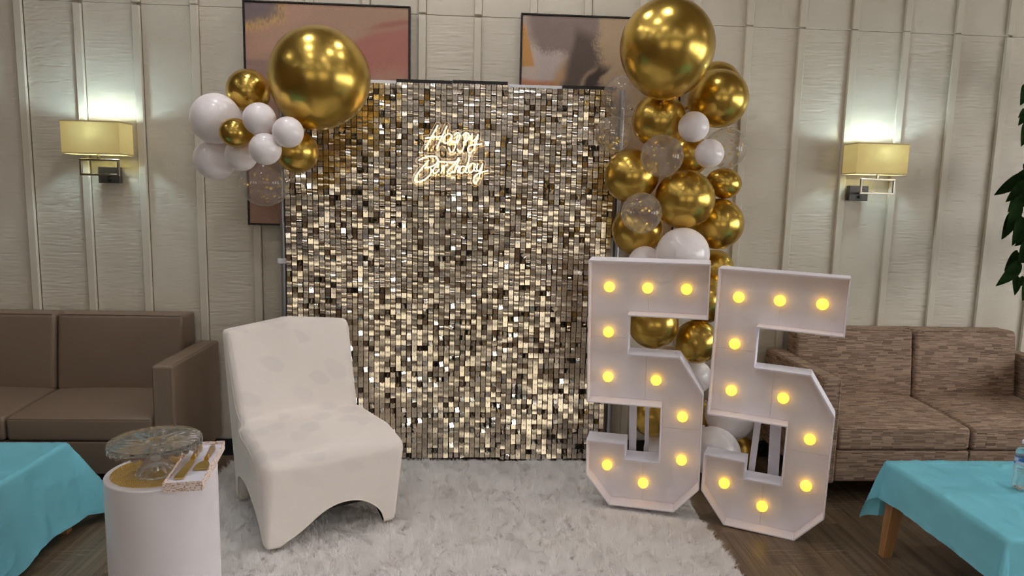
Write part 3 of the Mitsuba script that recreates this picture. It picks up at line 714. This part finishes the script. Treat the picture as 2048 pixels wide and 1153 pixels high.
balloon('gold', (1.668, -.250, .105), .103, 'olive gold balloon at the floor seen through the right marquee number', (-.6, .3, .5))
balloon('gold', (1.387, -.288, .996), .132, 'gold chrome balloon behind the slit between the two marquee numbers', (-.5, .5, 0))
balloon('gold', (1.180, -.366, 1.073), .120, 'gold chrome balloon hidden mostly behind the top bar of the left marquee number', (.2, .8, .1))
balloon('gold', (1.460, -.152, .285), .118, 'gold chrome balloon low against the wall between the two marquee numbers', (-.4, .2, .5))

# ------------------------------------------------------------------ marquee numbers
NW = dict(W1=.547, H=1.226, a=.257, s=.191, b=.441, c=.430, W=.544, d=.618, e=.133, g=.430, k=.116, m=.152, n=.333, q=.191, r=.251, t=.350, y=.530)
def five_poly():
    k = NW
    return np.array([(0, k['H']), (k['W1'], k['H']), (k['W1'], k['H'] - k['a']), (k['s'], k['H'] - k['a']), (k['s'], k['H'] - k['b']), (k['c'], k['H'] - k['b']), (k['W'], k['H'] - k['d']),
                     (k['W'], k['e']), (k['g'], 0), (k['k'], 0), (0, k['m']), (0, k['n']), (k['q'], k['n']), (k['q'], k['r']), (k['t'], k['r']), (k['t'], k['y']), (0, k['y'])])
BULBS = [(.092, 1.092), (.270, 1.094), (.446, 1.096), (.092, .871), (.094, .646), (.323, .646), (.452, .473), (.456, .250), (.277, .108), (.098, .184)]
def marquee(pose, label, struts):
    x, y, z, yaw, lean, roll = pose
    ex = np.array([math.cos(yaw), math.sin(yaw), 0]); nb = np.array([-math.sin(yaw), math.cos(yaw), 0])
    u_ = math.cos(lean) * np.array([0, 0, 1]) + math.sin(lean) * nb
    exr = math.cos(roll) * ex + math.sin(roll) * u_; upr_ = -math.sin(roll) * ex + math.cos(roll) * u_
    back = -np.cross(exr, upr_)
    o = np.array([x, y, z]) - .28 * exr
    def put(m): return frame(m, o, exr, upr_, -back)        # local (u, v, w) with w pointing to the front
    t = thing('marquee_number', label, 'marquee number')
    P_ = five_poly()
    poly = Polygon(P_)
    th = .0055
    n = len(P_)
    ccw = poly.exterior.is_ccw
    def inner(i, off):
        p, a, b = P_[i], P_[i - 1], P_[(i + 1) % n]
        e1 = (p - a) / np.linalg.norm(p - a); e2 = (b - p) / np.linalg.norm(b - p)
        n1 = np.array([-e1[1], e1[0]]) * (1 if ccw else -1); n2 = np.array([-e2[1], e2[0]]) * (1 if ccw else -1)
        bis = n1 + n2; bis /= 1 + n1 @ n2
        return p + bis * off
    D = .112
    q = np.random.default_rng(int(x * 1000))
    for i in range(n):
        a, b = P_[i], P_[(i + 1) % n]
        ia, ib = inner(i, th), inner((i + 1) % n, th)
        e = (b - a) / np.linalg.norm(b - a)
        g = .0006
        f0, f1 = -.001 * q.random(), -.001 * q.random()
        pts = []
        for (pa, pb) in ((a + e * g, b - e * g), (ia + e * g, ib - e * g)):
            pts += [(*pa, f0), (*pb, f1), (*pa, -D), (*pb, -D)]
        add('side_panel', put(tm(m3.Manifold.hull_points(np.array(pts, np.float64)))), 'foam_board', parent=t)
    face = poly.buffer(-th - .0006, join_style=2)
    cuts = [LineString([(.272, -1), (.274, 2)]), LineString([(-1, .842), (2, .838)]), LineString([(-1, .405), (2, .40)])]
    pieces = [face]
    from shapely.ops import split as ssplit
    for c in cuts:
        nxt = []
        for g_ in pieces: nxt += list(ssplit(g_, c).geoms)
        pieces = nxt
    for g_ in pieces:
        g_ = g_.buffer(-.0004, join_style=2)
        if g_.is_empty or g_.area < 1e-4: continue
        for gg in getattr(g_, 'geoms', [g_]):
            m = trimesh.creation.extrude_polygon(gg, .005, engine='earcut'); m.apply_translation([0, 0, -.083 + .0004 * q.normal()])
            add('face_panel', put(m), 'foam_board', parent=t)
    bm = trimesh.creation.icosphere(3, .0258)
    for (u, v) in BULBS:
        b = bm.copy(); b.apply_translation([u, v, -.058])
        bk = add('bulb', put(b), 'bulb_socket', True, parent=t, label='round glowing yellow bulb', emitter={'type': 'area', 'radiance': rgb(*BULB), 'sampling_weight': .45})
        s = lathe([(0, 0), (.017, 0), (.017, .006), (0, .006)], 16); s.apply_translation([u, v, -.0775])
        add('socket', put(s), 'foam_board', 30, parent=bk)
    for (ua, ub, w, vt, ww) in struts:
        foot = np.array([(ua + ub) / 2, 0, 0])
        pts = []
        for (v, wv) in ((vt, -.088), (.004 if z < .02 else -.01, -w)):
            for u in (ua, ub):
                for dw in (0, -.006): pts.append((u + (ww if v < .3 else 0), v, wv + dw))
        pts = np.array(pts, np.float64)
        # keep the feet above the floor
        wpts = o + pts[:, :1] * exr + pts[:, 1:2] * upr_ + pts[:, 2:] * (-back)
        add('strut', tm(m3.Manifold.hull_points(wpts)), 'foam_board', parent=t)
    return t
marquee((.9728, -.8096, .0319, -.3081, -.0800, .0131), 'white marquee number 5 standing on the rug, the one nearer the backdrop', [(.196, .232, .17, .70, 0), (.272, .292, .21, .70, 0)])
marquee((1.4808, -1.0069, .0035, -.4815, -.0176, -.0192), 'white marquee number 5 standing on the wood floor, the one nearer the patterned sofa', [(.215, .245, .16, .72, -.03), (.268, .318, .20, .74, .02)])

# ------------------------------------------------------------------ slipper chair
CO = np.array([-.729, -1.195, 0.0]); ca = math.radians(30)
CEX = np.array([math.cos(ca), math.sin(ca), 0]); CED = np.array([-math.sin(ca), math.cos(ca), 0])
def chair_put(m): return frame(m, CO, CEX, CED, [0, 0, 1])
seat = hull_spheres([(u, d, z, r) for (u, d, z, r) in ((.045, .012, .372, .058), (.566, .004, .382, .060), (.295, .02, .398, .064), (.295, .25, .428, .062), (.568, .13, .412, .056), (.04, .14, .392, .052), (.295, .45, .430, .06), (.05, .45, .402, .055), (.545, .42, .420, .055),
                     (.022, .012, .05, .020), (.572, .012, .05, .020), (.035, .585, .05, .02), (.56, .585, .05, .02))])
back1 = hull_spheres([(u, d, z, r) for (u, d, z, r) in ((.048, .47, .40, .045), (.542, .47, .40, .045), (.018, .625, .835, .036), (.560, .625, .845, .036), (.29, .625, .872, .036), (.005, .668, .845, .022), (.570, .668, .855, .022),
                      (.29, .672, .885, .022), (.035, .60, .05, .02), (.56, .60, .05, .02), (.03, .60, .45, .03), (.56, .60, .45, .03))])
def smooth_body(man, edge, it):
    m = tm(man.refine_to_length(edge))
    m.merge_vertices()
    trimesh.smoothing.filter_taubin(m, lamb=.5, nu=.52, iterations=it)
    return m
body = smooth_body(seat + back1, .016, 44)
v_ = body.vertices
v_[:, 2] = np.where(v_[:, 2] < .05, np.maximum(v_[:, 2] - (0.05 - v_[:, 2]) * .2, .024), v_[:, 2])
man = m3.Manifold(m3.Mesh(np.asarray(body.vertices, np.float32), np.asarray(body.faces, np.uint32)))
farch = spline([(.050, -.05), (.062, .03), (.148, .085), (.25, .160), (.34, .184), (.43, .165), (.505, .105), (.537, .03), (.545, -.05)], 8)
sarch = spline([(.012, -.05), (.030, .035), (.113, .116), (.181, .152), (.27, .185), (.35, .199), (.45, .192), (.529, .165), (.566, .10), (.577, .03), (.58, -.05)], 8)
fp = m3.Manifold.extrude(m3.CrossSection([farch.tolist()], m3.FillRule.NonZero), 1.2).rotate([90, 0, 0]).translate([0, .9, 0])
sp_ = m3.Manifold.extrude(m3.CrossSection([[(b, a) for a, b in sarch.tolist()]], m3.FillRule.NonZero), 1.2).rotate([0, 90, 0]).mirror([0, 0, 1]).translate([-.3, 0, 0])
bb = sp_.bounding_box()
cover = man - fp - sp_
chair = thing('slipper_chair', 'armless chair in a stretchy white spandex cover on the white rug', 'chair')
add('cover', chair_put(tm(cover)), 'spandex', 35, parent=chair, label='stretchy white spandex cover')
ray_m = trimesh.Trimesh(body.vertices, body.faces, process=False)
def hem(curve, front):
    pts = []
    for (a, b) in curve:
        if b < .028: continue
        o_, d_ = (np.array([[a, -1, b]]), np.array([[0, 1.0, 0]])) if front else (np.array([[-1, a, b]]), np.array([[1.0, 0, 0]]))
        loc, _, _ = ray_m.ray.intersects_location(o_, d_)
        if len(loc):
            p = loc[np.argmin(loc[:, 1 if front else 0])]
            pts.append(p)
    return tube(np.array(pts), .0030, 6)
for c_, f_ in ((farch, True), (sarch, False)):
    add('hem', chair_put(hem(c_, f_)), 'spandex_hem', True, parent=chair)
def surf_line(uv, front):
    pts = []
    for a, b in uv:
        o_, d_ = (np.array([[a, -1, b]]), np.array([[0, 1.0, 0]])) if front else (np.array([[-1, a, b]]), np.array([[1.0, 0, 0]]))
        loc, _, _ = ray_m.ray.intersects_location(o_, d_)
        if len(loc): pts.append(loc[np.argmin(loc[:, 1 if front else 0])])
    return np.array(pts)
sl = surf_line(spline([(.645, .85), (.57, .70), (.49, .50), (.40, .415), (.25, .405), (.10, .385), (.03, .33), (.02, .25)], 8), False)
add('side_seam', chair_put(tube(sl, .0017, 6)), 'spandex_hem', True, parent=chair)
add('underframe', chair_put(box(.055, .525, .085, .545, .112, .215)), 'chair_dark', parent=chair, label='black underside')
add('care_tag', chair_put(box(.014, .018, .595, .615, .60, .64)), 'foam_edge', parent=chair)

# ------------------------------------------------------------------ shaggy rug
rug = thing('shaggy_rug', 'white shaggy rug under the chair and the left marquee number', 'rug')
rx0, rx1, ry0, ry1 = -1.215, 1.245, -1.80, -.135
rp = []
q = np.random.default_rng(3)
for (a, b) in (((rx0, ry0), (rx1, ry0)), ((rx1, ry0), (rx1, ry1)), ((rx1, ry1), (rx0, ry1)), ((rx0, ry1), (rx0, ry0))):
    for s in np.linspace(0, 1, 30, endpoint=False):
        p = np.array(a) * (1 - s) + np.array(b) * s
        rp.append(p + q.normal(0, .006, 2))
add('backing', extrude(Polygon(rp), .009), 'fur', parent=rug)
N = 250000
X = q.uniform(rx0, rx1, N); Y = q.uniform(ry0, ry1, N)
pp = np.stack([X * 19, Y * 19, X * 0], 1)
ang = meshkit.fbm(pp, 3, 4) * 2 * np.pi * 2.6 + q.normal(0, .55, N)
clump = meshkit.noise(np.stack([X * 60, Y * 60, X * 0], 1), 9)
L = (.034 + .010 * q.random(N)) * (.85 + .25 * clump)
ix, iy = X - .9728, Y + .8096
flat = (np.abs(ix * math.cos(-.3081) + iy * math.sin(-.3081)) < .30) & (np.abs(-ix * math.sin(-.3081) + iy * math.cos(-.3081) - .05) < .10)
flat |= np.hypot(X + .98, Y + 1.547) < .20
lx, ly = (X - CO[0]) * CEX[0] + (Y - CO[1]) * CEX[1], (X - CO[0]) * CED[0] + (Y - CO[1]) * CED[1]
for (fu, fd) in ((.03, .01), (.565, .01), (.04, .59), (.555, .59)): flat |= np.hypot(lx - fu, ly - fd) < .05
flat |= Y > -.16
L = np.where(flat, .016, L)
lean_ = np.clip(q.normal(.85, .2, N), .2, 1.3)
lean_ = np.where(flat, 1.15, lean_)
dirx, diry = np.cos(ang) * np.sin(lean_), np.sin(ang) * np.sin(lean_)
wx, wy = -np.sin(ang), np.cos(ang)
w = .0011 + .0009 * q.random(N)
b0 = np.stack([X, Y, np.full(N, .007)], 1)
side = np.stack([wx, wy, wx * 0], 1) * w[:, None]
mid = b0 + np.stack([dirx * .45, diry * .45, np.cos(lean_) * .75], 1) * (L * .6)[:, None]
tip = b0 + np.stack([dirx * 1.05, diry * 1.05, np.cos(lean_) * .85], 1) * L[:, None]
V = np.stack([b0 - side, b0 + side, mid - side * .9, mid + side * .9, tip], 1).reshape(-1, 3)
Fb = np.array([(0, 1, 3), (0, 3, 2), (2, 3, 4)])
Fm = (Fb[None] + (np.arange(N) * 5)[:, None, None]).reshape(-1, 3)
add('pile', trimesh.Trimesh(V, Fm, process=False), 'fur', parent=rug, kind='stuff', label='long white fur pile')
# ------------------------------------------------------------------ coffee tables with plastic cloths
def tablecloth(x0, x1, y0, y1, h, dl, drr, df, db, flare, cflare, seed, step=.0095):
    """dl/drr/df/db: how far the cloth hangs on the left, right, front and back"""
    us = np.concatenate([x0 - dl + np.arange(0, dl, step), np.linspace(x0, x1, int((x1 - x0) / step)), x1 + np.arange(step, drr, step)])
    vs = np.concatenate([y0 - df + np.arange(0, df, step), np.linspace(y0, y1, int((y1 - y0) / step)), y1 + np.arange(step, db, step)])
    U, Vv = np.meshgrid(us, vs, indexing='ij')
    au = np.where(U < x0, U - x0, np.where(U > x1, U - x1, 0)); bv = np.where(Vv < y0, Vv - y0, np.where(Vv > y1, Vv - y1, 0))
    cu, cv = np.clip(U, x0, x1), np.clip(Vv, y0, y1)
    l = np.hypot(au, bv); th = np.arctan2(np.abs(bv), np.abs(au) + 1e-9)
    # uneven hem
    l = l * (1 + .10 * (meshkit.noise(np.stack([cu * 5, cv * 5, 0 * U], -1), seed) - .5))
    dirx = np.where(l > 0, au / (np.hypot(au, bv) + 1e-9), 0); diry = np.where(l > 0, bv / (np.hypot(au, bv) + 1e-9), 0)
    fl = flare * (.5 + 1.2 * meshkit.noise(np.stack([cu * 4.3, cv * 4.3, 0 * U + 3], -1), seed + 1)) + cflare * np.sin(2 * th) ** 2 * np.where((au != 0) & (bv != 0), 1, 0)
    fl = np.clip(fl, 0, .8)
    rr = .010
    arc = rr * np.pi / 2
    s = np.maximum(l - arc, 0)
    out = np.where(l < arc, rr * np.sin(l / rr), rr + s * fl)
    down = np.where(l < arc, rr * (1 - np.cos(l / rr)), rr + s * np.sqrt(1 - fl ** 2))
    ripple = (meshkit.noise(np.stack([cu * 16 + dirx * 3, cv * 16 + diry * 3, l * 4], -1), seed + 2) - .5) * .03 * np.clip(s / .2, 0, 1)
    out = out + ripple
    over = np.maximum(down - (h - .006), 0)
    down = np.minimum(down, h - .006 - .01 * meshkit.noise(np.stack([U * 20, Vv * 20, U * 0], -1), 5) * (over > 0))
    out = out + over * .6
    top = (l == 0) * 1.0
    r1 = meshkit.fbm(np.stack([U * 7 + Vv * 5, Vv * 3 - U * 2, U * 0], -1), 3, seed + 3)
    r2 = meshkit.fbm(np.stack([U * 11 - Vv * 6, Vv * 8 + U * 5, U * 0 + 4], -1), 3, seed + 7)
    wr = np.exp(-np.abs(r1 - .5) * 34) * .0046 + np.exp(-np.abs(r2 - .52) * 40) * .0014 + meshkit.fbm(np.stack([U * 5, Vv * 5, U * 0], -1), 3, seed + 4) * .004
    crease = np.exp(-((U * 3.2 + .37 - np.round(U * 3.2 + .37)) * 40) ** 2) * .0014 + np.exp(-((Vv * 3.4 + .2 - np.round(Vv * 3.4 + .2)) * 40) ** 2) * .0014
    out = out + (wr - .003) * .8 * np.clip(s / .04, 0, 1)
    Z = h - down + (wr + crease) * top + .001
    Pm = np.stack([cu + dirx * out, cv + diry * out, Z], -1)
    nu, nv = U.shape
    i, j = np.meshgrid(np.arange(nu - 1), np.arange(nv - 1), indexing='ij')
    qd = np.stack([i * nv + j, (i + 1) * nv + j, (i + 1) * nv + j + 1, i * nv + j + 1], -1).reshape(-1, 4)
    return trimesh.Trimesh(Pm.reshape(-1, 3), np.vstack([qd[:, [0, 1, 2]], qd[:, [0, 2, 3]]]), process=False)

def coffee_table(x0, x1, y0, y1, h, label):
    t = thing('coffee_table', label, 'table')
    add('tabletop', chamfer_box(x0 + .004, x1 - .004, y0 + .004, y1 - .004, h - .028, h - .001, .003), 'oak', parent=t)
    add('apron', cat([box(x0 + .05, x1 - .05, y0 + .03, y0 + .05, h - .09, h - .028), box(x0 + .05, x1 - .05, y1 - .05, y1 - .03, h - .09, h - .028),
                      box(x0 + .03, x0 + .05, y0 + .03, y1 - .03, h - .09, h - .028), box(x1 - .05, x1 - .03, y0 + .03, y1 - .03, h - .09, h - .028)]), 'oak', parent=t)
    for x, sx in ((x0 + .012, 1), (x1 - .012, -1)):
        for y, sy in ((y0 + .012, 1), (y1 - .012, -1)):
            pts = [(x, y, h - .03), (x + sx * .062, y, h - .03), (x, y + sy * .062, h - .03), (x + sx * .062, y + sy * .062, h - .03),
                   (x - sx * .024, y + sy * .008, 0), (x + sx * .014, y + sy * .008, 0), (x - sx * .024, y + sy * .046, 0), (x + sx * .014, y + sy * .046, 0)]
            add('leg', tm(m3.Manifold.hull_points(np.array(pts, np.float64))), 'oak', parent=t, label='tapered wooden leg')
    return t
coffee_table(-2.95, -1.668, -1.62, -.922, .398, 'low wooden coffee table at the left edge hidden under a turquoise cloth')
coffee_table(1.955, 3.15, -1.875, -1.172, .418, 'low wooden coffee table at the right edge whose tapered leg shows')
k = add('tablecloth', tablecloth(-2.95, -1.668, -1.62, -.922, .400, .30, .36, .35, .36, .16, .34, 4), 'plastic_cloth', True,
        label='turquoise plastic tablecloth on the coffee table at the left edge', category='tablecloth')
k = add('tablecloth', tablecloth(1.955, 3.15, -1.875, -1.172, .420, .170, .2, .26, .27, .10, .26, 9), 'plastic_cloth', True,
        label='turquoise plastic tablecloth under the water bottle on the right coffee table', category='tablecloth')

# ------------------------------------------------------------------ water bottle
bt = thing('water_bottle', 'clear plastic water bottle with white cap on the right turquoise tablecloth', 'bottle')
def bottle_r(z):
    if z > .150: return np.interp(z, [.150, .158, .170, .180, .186, .198], [.0325, .0318, .026, .0175, .0135, .0125])
    rb = .0318 + .0008 * np.cos(z * 2 * np.pi / .0095)
    if .098 < z < .142: rb = .0318
    if z < .03: rb = np.interp(z, [0, .006, .03], [.024, .030, .0328])
    return rb
zs = np.linspace(0, .198, 110)
prof = [(0.0, .010), (.012, .006)] + [(bottle_r(z), max(z, .0)) for z in zs]
bm_ = lathe(prof, 40)
vv = bm_.vertices
a_ = np.arctan2(vv[:, 1], vv[:, 0]); lowm = vv[:, 2] < .028
foot = (.5 + .5 * np.cos(5 * a_))
vv[:, 2] = np.where(lowm, vv[:, 2] + (1 - foot) * .011 * (1 - vv[:, 2] / .028), vv[:, 2])
bottle_at = (2.317, -1.483, .4255)
add('shell', place(bm_, bottle_at), 'pet', True, parent=bt)
wz = np.linspace(.004, .168, 70)
wm = lathe([(0, .012), (.010, .009)] + [(bottle_r(z) - .0009, z) for z in wz] + [(0, .168)], 40)
vw = wm.vertices; a_ = np.arctan2(vw[:, 1], vw[:, 0]); lowm = vw[:, 2] < .028
vw[:, 2] = np.where(lowm, vw[:, 2] + (1 - (.5 + .5 * np.cos(5 * a_))) * .011 * (1 - vw[:, 2] / .028), vw[:, 2])
add('water', place(wm, bottle_at), 'water', True, parent=bt)
add('wrapper', place(lathe([(.0324, .108), (.0326, .110), (.0326, .134), (.0324, .136)], 40), bottle_at), 'bottle_label_film', True, parent=bt, label='blue and white paper band')
cp = [(0, .190), (.0145, .190), (.0150, .192), (.0150, .202), (.0138, .2035), (0, .2035)]
add('cap', place(lathe(cp, 36), bottle_at), 'cap_white', 40, parent=bt, label='white screw cap')

# ------------------------------------------------------------------ pedestal and what stands on it
PZ = .530
PC = (-.980, -1.547)
ped = thing('pedestal', 'white cylinder pedestal table holding the glass cake stand', 'pedestal')
add('body', place(lathe([(0, .012), (.183, .012), (.185, .015), (.185, PZ - .006), (.1845, PZ - .003), (.183, PZ - .001), (.180, PZ), (0, PZ)], 96), (*PC, 0)), 'pedestal_white', 40, parent=ped)
a_ = np.linspace(0, 2 * np.pi, 400, endpoint=False)
rd = .150 + .0022 * np.abs(np.sin(a_ * 34))
dm = extrude(Polygon(np.stack([rd * np.cos(a_), rd * np.sin(a_)], 1)), .0016)
add('doily', place(dm, (PC[0] - .012, PC[1] - .004, PZ + .0002)), 'doily_gold', False, label='round gold lace doily on top of the white pedestal', category='doily')
# cake stand
up_ = [(0, .034), (.028, .030), (.050, .012), (.0610, .001), (.0655, .0005), (.0690, .004), (.0680, .010), (.050, .030), (.030, .050), (.019, .066), (.015, .078), (.019, .084), (.015, .090), (.018, .098), (.030, .106)]
under = [(r, .1085 + .0004 * 0) for r in np.linspace(.036, .138, 27)]
rim_ = [(.143, .107), (.1465, .102), (.1485, .099), (.1505, .0992), (.1515, .103), (.1505, .109), (.150, .114), (.1485, .1175), (.146, .1175), (.144, .1155)]
topp = [(r, .1155) for r in np.linspace(.142, .0, 4)]
prof = np.array(up_ + under + rim_ + topp)
NA = 224
prof[:, 1] *= 1.07
cs = lathe(prof, NA)
v_ = cs.vertices
r_ = np.hypot(v_[:, 0], v_[:, 1]); a_ = np.arctan2(v_[:, 1], v_[:, 0])
k_idx = np.repeat(np.arange(len(prof)), NA)
isu = (k_idx >= len(up_)) & (k_idx < len(up_) + len(under))
star = np.abs(((a_ * 8 / (2 * np.pi) + .0) % 1) - .5) * 2            # 8 pointed star
pet = np.sin(a_ * 32 + r_ * 120) * .5 + .5
rel = .0035 * np.clip(1 - np.abs(star - r_ / .14) * 5, 0, 1) + .0016 * pet * (r_ > .04) * (star < r_ / .14) + .0012 * np.abs(np.sin(a_ * 8)) * (r_ < .06)
v_[:, 2] -= np.where(isu, rel * np.clip((.142 - r_) / .01, 0, 1) * np.clip((r_ - .034) / .008, 0, 1), 0)
isr = (k_idx >= len(up_) + len(under)) & (k_idx < len(up_) + len(under) + 8)
lobe = np.abs(np.cos(a_ * 14))
scal = np.where(isr, (lobe - .5) * .005, 0)
v_[:, 0] += scal * np.cos(a_); v_[:, 1] += scal * np.sin(a_)
v_[:, 2] -= np.where(isr & (k_idx < len(up_) + len(under) + 5) & (r_ > .1445), lobe * .009, 0)
isf = (k_idx > 4) & (k_idx < 10)
fl_ = np.where(isf, .0022 * np.cos(a_ * 16), 0)
v_[:, 0] += fl_ * np.cos(a_); v_[:, 1] += fl_ * np.sin(a_)
add('cake_stand', place(cs, (-.984, -1.580, PZ + .0022), rz=.2), 'glass', 50, label='footed cut glass cake stand with a scalloped rim on the gold doily', category='cake stand')

# open gift box with the serving set
BX = np.array([-.893, -1.745, PZ + .0022]); BA = math.radians(7.5 + 1.2)
bex = np.array([math.cos(BA), math.sin(BA), 0]); bed = np.array([-math.sin(BA), math.cos(BA), 0])
def bput(m): return frame(m, BX, bex, bed, [0, 0, 1])
bw, bl, bh, bt_ = .124, .392, .033, .0028
gb = thing('gift_box', 'open white box with gold floral print lying on the pedestal beside the cake stand', 'box')
for m in (box(0, bw, 0, bt_, 0, bh), box(0, bw, bl - bt_, bl, 0, bh), box(0, bt_, bt_, bl - bt_, 0, bh), box(bw - bt_, bw, bt_, bl - bt_, 0, bh)):
    add('side', bput(m), 'box_print', parent=gb)
add('bottom', bput(box(bt_, bw - bt_, bt_, bl - bt_, 0, .002)), 'box_print', parent=gb)
g = np.meshgrid(np.linspace(bt_ + .0005, bw - bt_ - .0005, 24), np.linspace(bt_ + .0005, bl - bt_ - .0005, 70), indexing='ij')
hz = .017 + .004 * meshkit.fbm(np.stack([g[0] * 18, g[1] * 22, g[0] * 0], -1), 3, 2) + .004 * np.exp(-((g[1] - .24) / .012) ** 2) - .004 * np.exp(-((g[1] - .11) / .004) ** 2)
vi = np.stack([g[0], g[1], hz], -1).reshape(-1, 3)
i, j = np.meshgrid(np.arange(23), np.arange(69), indexing='ij')
qd = np.stack([i * 70 + j, (i + 1) * 70 + j, (i + 1) * 70 + j + 1, i * 70 + j + 1], -1).reshape(-1, 4)
add('lining', bput(trimesh.Trimesh(vi, np.vstack([qd[:, [0, 1, 2]], qd[:, [0, 2, 3]]]), process=False)), 'satin', True, parent=gb, label='pale satin lining')
def handle(t, a, b0):
    zc = .0285
    fr = lathe([(0, 0), (.0075, 0), (.0082, .004), (.0075, .026), (.0068, .030), (0, .030)], 20)
    fr = place(fr, (0, 0, 0), rx=-math.pi / 2); fr.apply_translation([a, b0, zc])
    add('collar', bput(fr), 'gold_metal', 40, parent=t)
    hp = lathe([(0, 0), (.007, 0), (.0098, .014), (.0105, .026), (.0080, .038), (.0092, .048), (.0118, .060), (.0122, .074), (.0105, .088), (.0070, .098), (.0045, .106), (0, .110)], 8)
    hp = place(hp, (0, 0, 0), rx=-math.pi / 2); hp.apply_translation([a, b0 + .028, zc])
    add('handle', bput(hp), 'amber_acrylic', False, parent=t, label='faceted amber clear handle')
kn = thing('cake_knife', 'gold cake knife with clear handle lying left in the open box', 'knife')
kp = Polygon([(.020, .052), (.052, .052), (.056, .20), (.047, .236), (.039, .236), (.033, .20)])
m = extrude(kp.buffer(-.002).buffer(.002), .0022); m.apply_translation([0, 0, .0255])
add('blade', bput(m), 'gold_metal', 30, parent=kn)
handle(kn, .043, .234)
ks = thing('cake_server', 'gold cake server with broad blade lying right in the open box', 'cake server')
kp = Polygon([(.066, .125), (.113, .125), (.114, .165), (.108, .185), (.100, .198), (.096, .222), (.088, .222), (.084, .200), (.074, .188), (.067, .165)])
m = extrude(kp.buffer(-.003).buffer(.003), .0022); m.apply_translation([0, 0, .0255])
add('blade', bput(m), 'gold_metal', 30, parent=ks)
handle(ks, .092, .218)

# ------------------------------------------------------------------ leafy plant at the right edge
pl = thing('potted_plant', 'tall potted plant whose dark green leaves hang in at the right edge', 'plant')
px0, py0 = 3.86, -.52
add('pot', place(lathe([(0, 0), (.15, 0), (.17, .02), (.20, .34), (.205, .36), (.185, .36), (.175, .30), (0, .30)], 40), (px0, py0, 0)), 'pot_clay', 40, parent=pl)
add('trunk', tube(spline([(px0, py0, .25), (px0 - .03, py0 + .02, .8), (px0 + .02, py0 - .02, 1.3), (px0 - .02, py0, 1.75)], 10), np.linspace(.028, .014, 31), 10), 'bark', True, parent=pl)
stems = [[(px0 - .01, py0, 1.35), (3.45, -.5, 1.72), (3.15, -.50, 1.74), (2.99, -.48, 1.66)], [(px0, py0, 1.6), (3.5, -.5, 2.2), (3.2, -.5, 2.28), (2.93, -.5, 2.16)], [(px0, py0, 1.1), (3.5, -.5, 1.42), (3.2, -.48, 1.40), (3.03, -.48, 1.30)], [(px0, py0, 1.7), (3.9, -.7, 2.2), (4.0, -.8, 2.4)]]
for s in stems:
    sp = spline(s, 8)
    add('stem', tube(sp, np.linspace(.009, .003, len(sp)), 6), 'bark', True, parent=pl)
LV = [((2.92, -0.498, 2.164), (2.87, -0.545, 2.048)), ((2.895, -0.55, 2.028), (2.826, -0.596, 1.982)), ((2.915, -0.526, 2.022), (2.879, -0.536, 1.95)), ((2.978, -0.454, 1.983), (2.966, -0.463, 1.852)), ((2.984, -0.493, 1.682), (2.907, -0.475, 1.564)), ((2.987, -0.465, 1.647), (2.919, -0.482, 1.51)), ((2.932, -0.524, 1.596), (2.862, -0.559, 1.416)), ((2.906, -0.528, 1.524), (2.858, -0.539, 1.371)), ((2.935, -0.551, 1.502), (2.903, -0.559, 1.34)), ((2.973, -0.542, 1.502), (2.949, -0.54, 1.355)), ((3.009, -0.465, 1.316), (2.951, -0.465, 1.2)), ((3.005, -0.502, 1.261), (2.846, -0.551, 1.129)), ((3.034, -0.435, 1.188), (3.024, -0.466, 1.07)), ((3.032, -0.494, 1.181), (3.016, -0.494, 1.119)), ((3.005, -0.548, 1.163), (2.963, -0.595, 1.059)), ((2.992, -0.498, 1.631), (2.953, -0.486, 1.539)), ((3.032, -0.483, 1.371), (2.982, -0.517, 1.241))]
q = np.random.default_rng(12)
for s in stems:
    sp = spline(s, 8)
    for _ in range(26):
        b = sp[q.integers(5, len(sp))] + q.normal(0, .05, 3) * [1, 1, 1.2]
        if b[0] < 3.0: continue
        LV.append((tuple(b), tuple(b + np.array([q.normal(-.02, .07), q.normal(0, .07), -.13 + q.normal(0, .03)]))))
def leaf(a, b, wd):
    a, b = np.array(a), np.array(b)
    d = b - a; Ln = np.linalg.norm(d); d /= Ln
    s = np.cross(d, [0, -1, .25]); s /= np.linalg.norm(s)
    nrm = np.cross(s, d)
    t = np.linspace(0, 1, 11)
    wv = wd * np.sin(np.pi * t ** .8) ** .85
    vs = []
    for k, tk in enumerate(t):
        c = a + d * Ln * tk + nrm * .10 * Ln * np.sin(np.pi * tk) * .6
        for e in (-1, -.5, 0, .5, 1):
            vs.append(c + s * wv[k] * e + nrm * (abs(e) * wv[k] * .38))
    i, j = np.meshgrid(np.arange(10), np.arange(4), indexing='ij')
    qd = np.stack([i * 5 + j, (i + 1) * 5 + j, (i + 1) * 5 + j + 1, i * 5 + j + 1], -1).reshape(-1, 4)
    return trimesh.Trimesh(np.array(vs), np.vstack([qd[:, [0, 1, 2]], qd[:, [0, 2, 3]]]), process=False)
for a, b in LV:
    Ln = np.linalg.norm(np.array(b) - np.array(a))
    add('leaf', leaf(a, b, min(.034, max(.019, Ln * .20))), 'leaf', True, parent=pl)
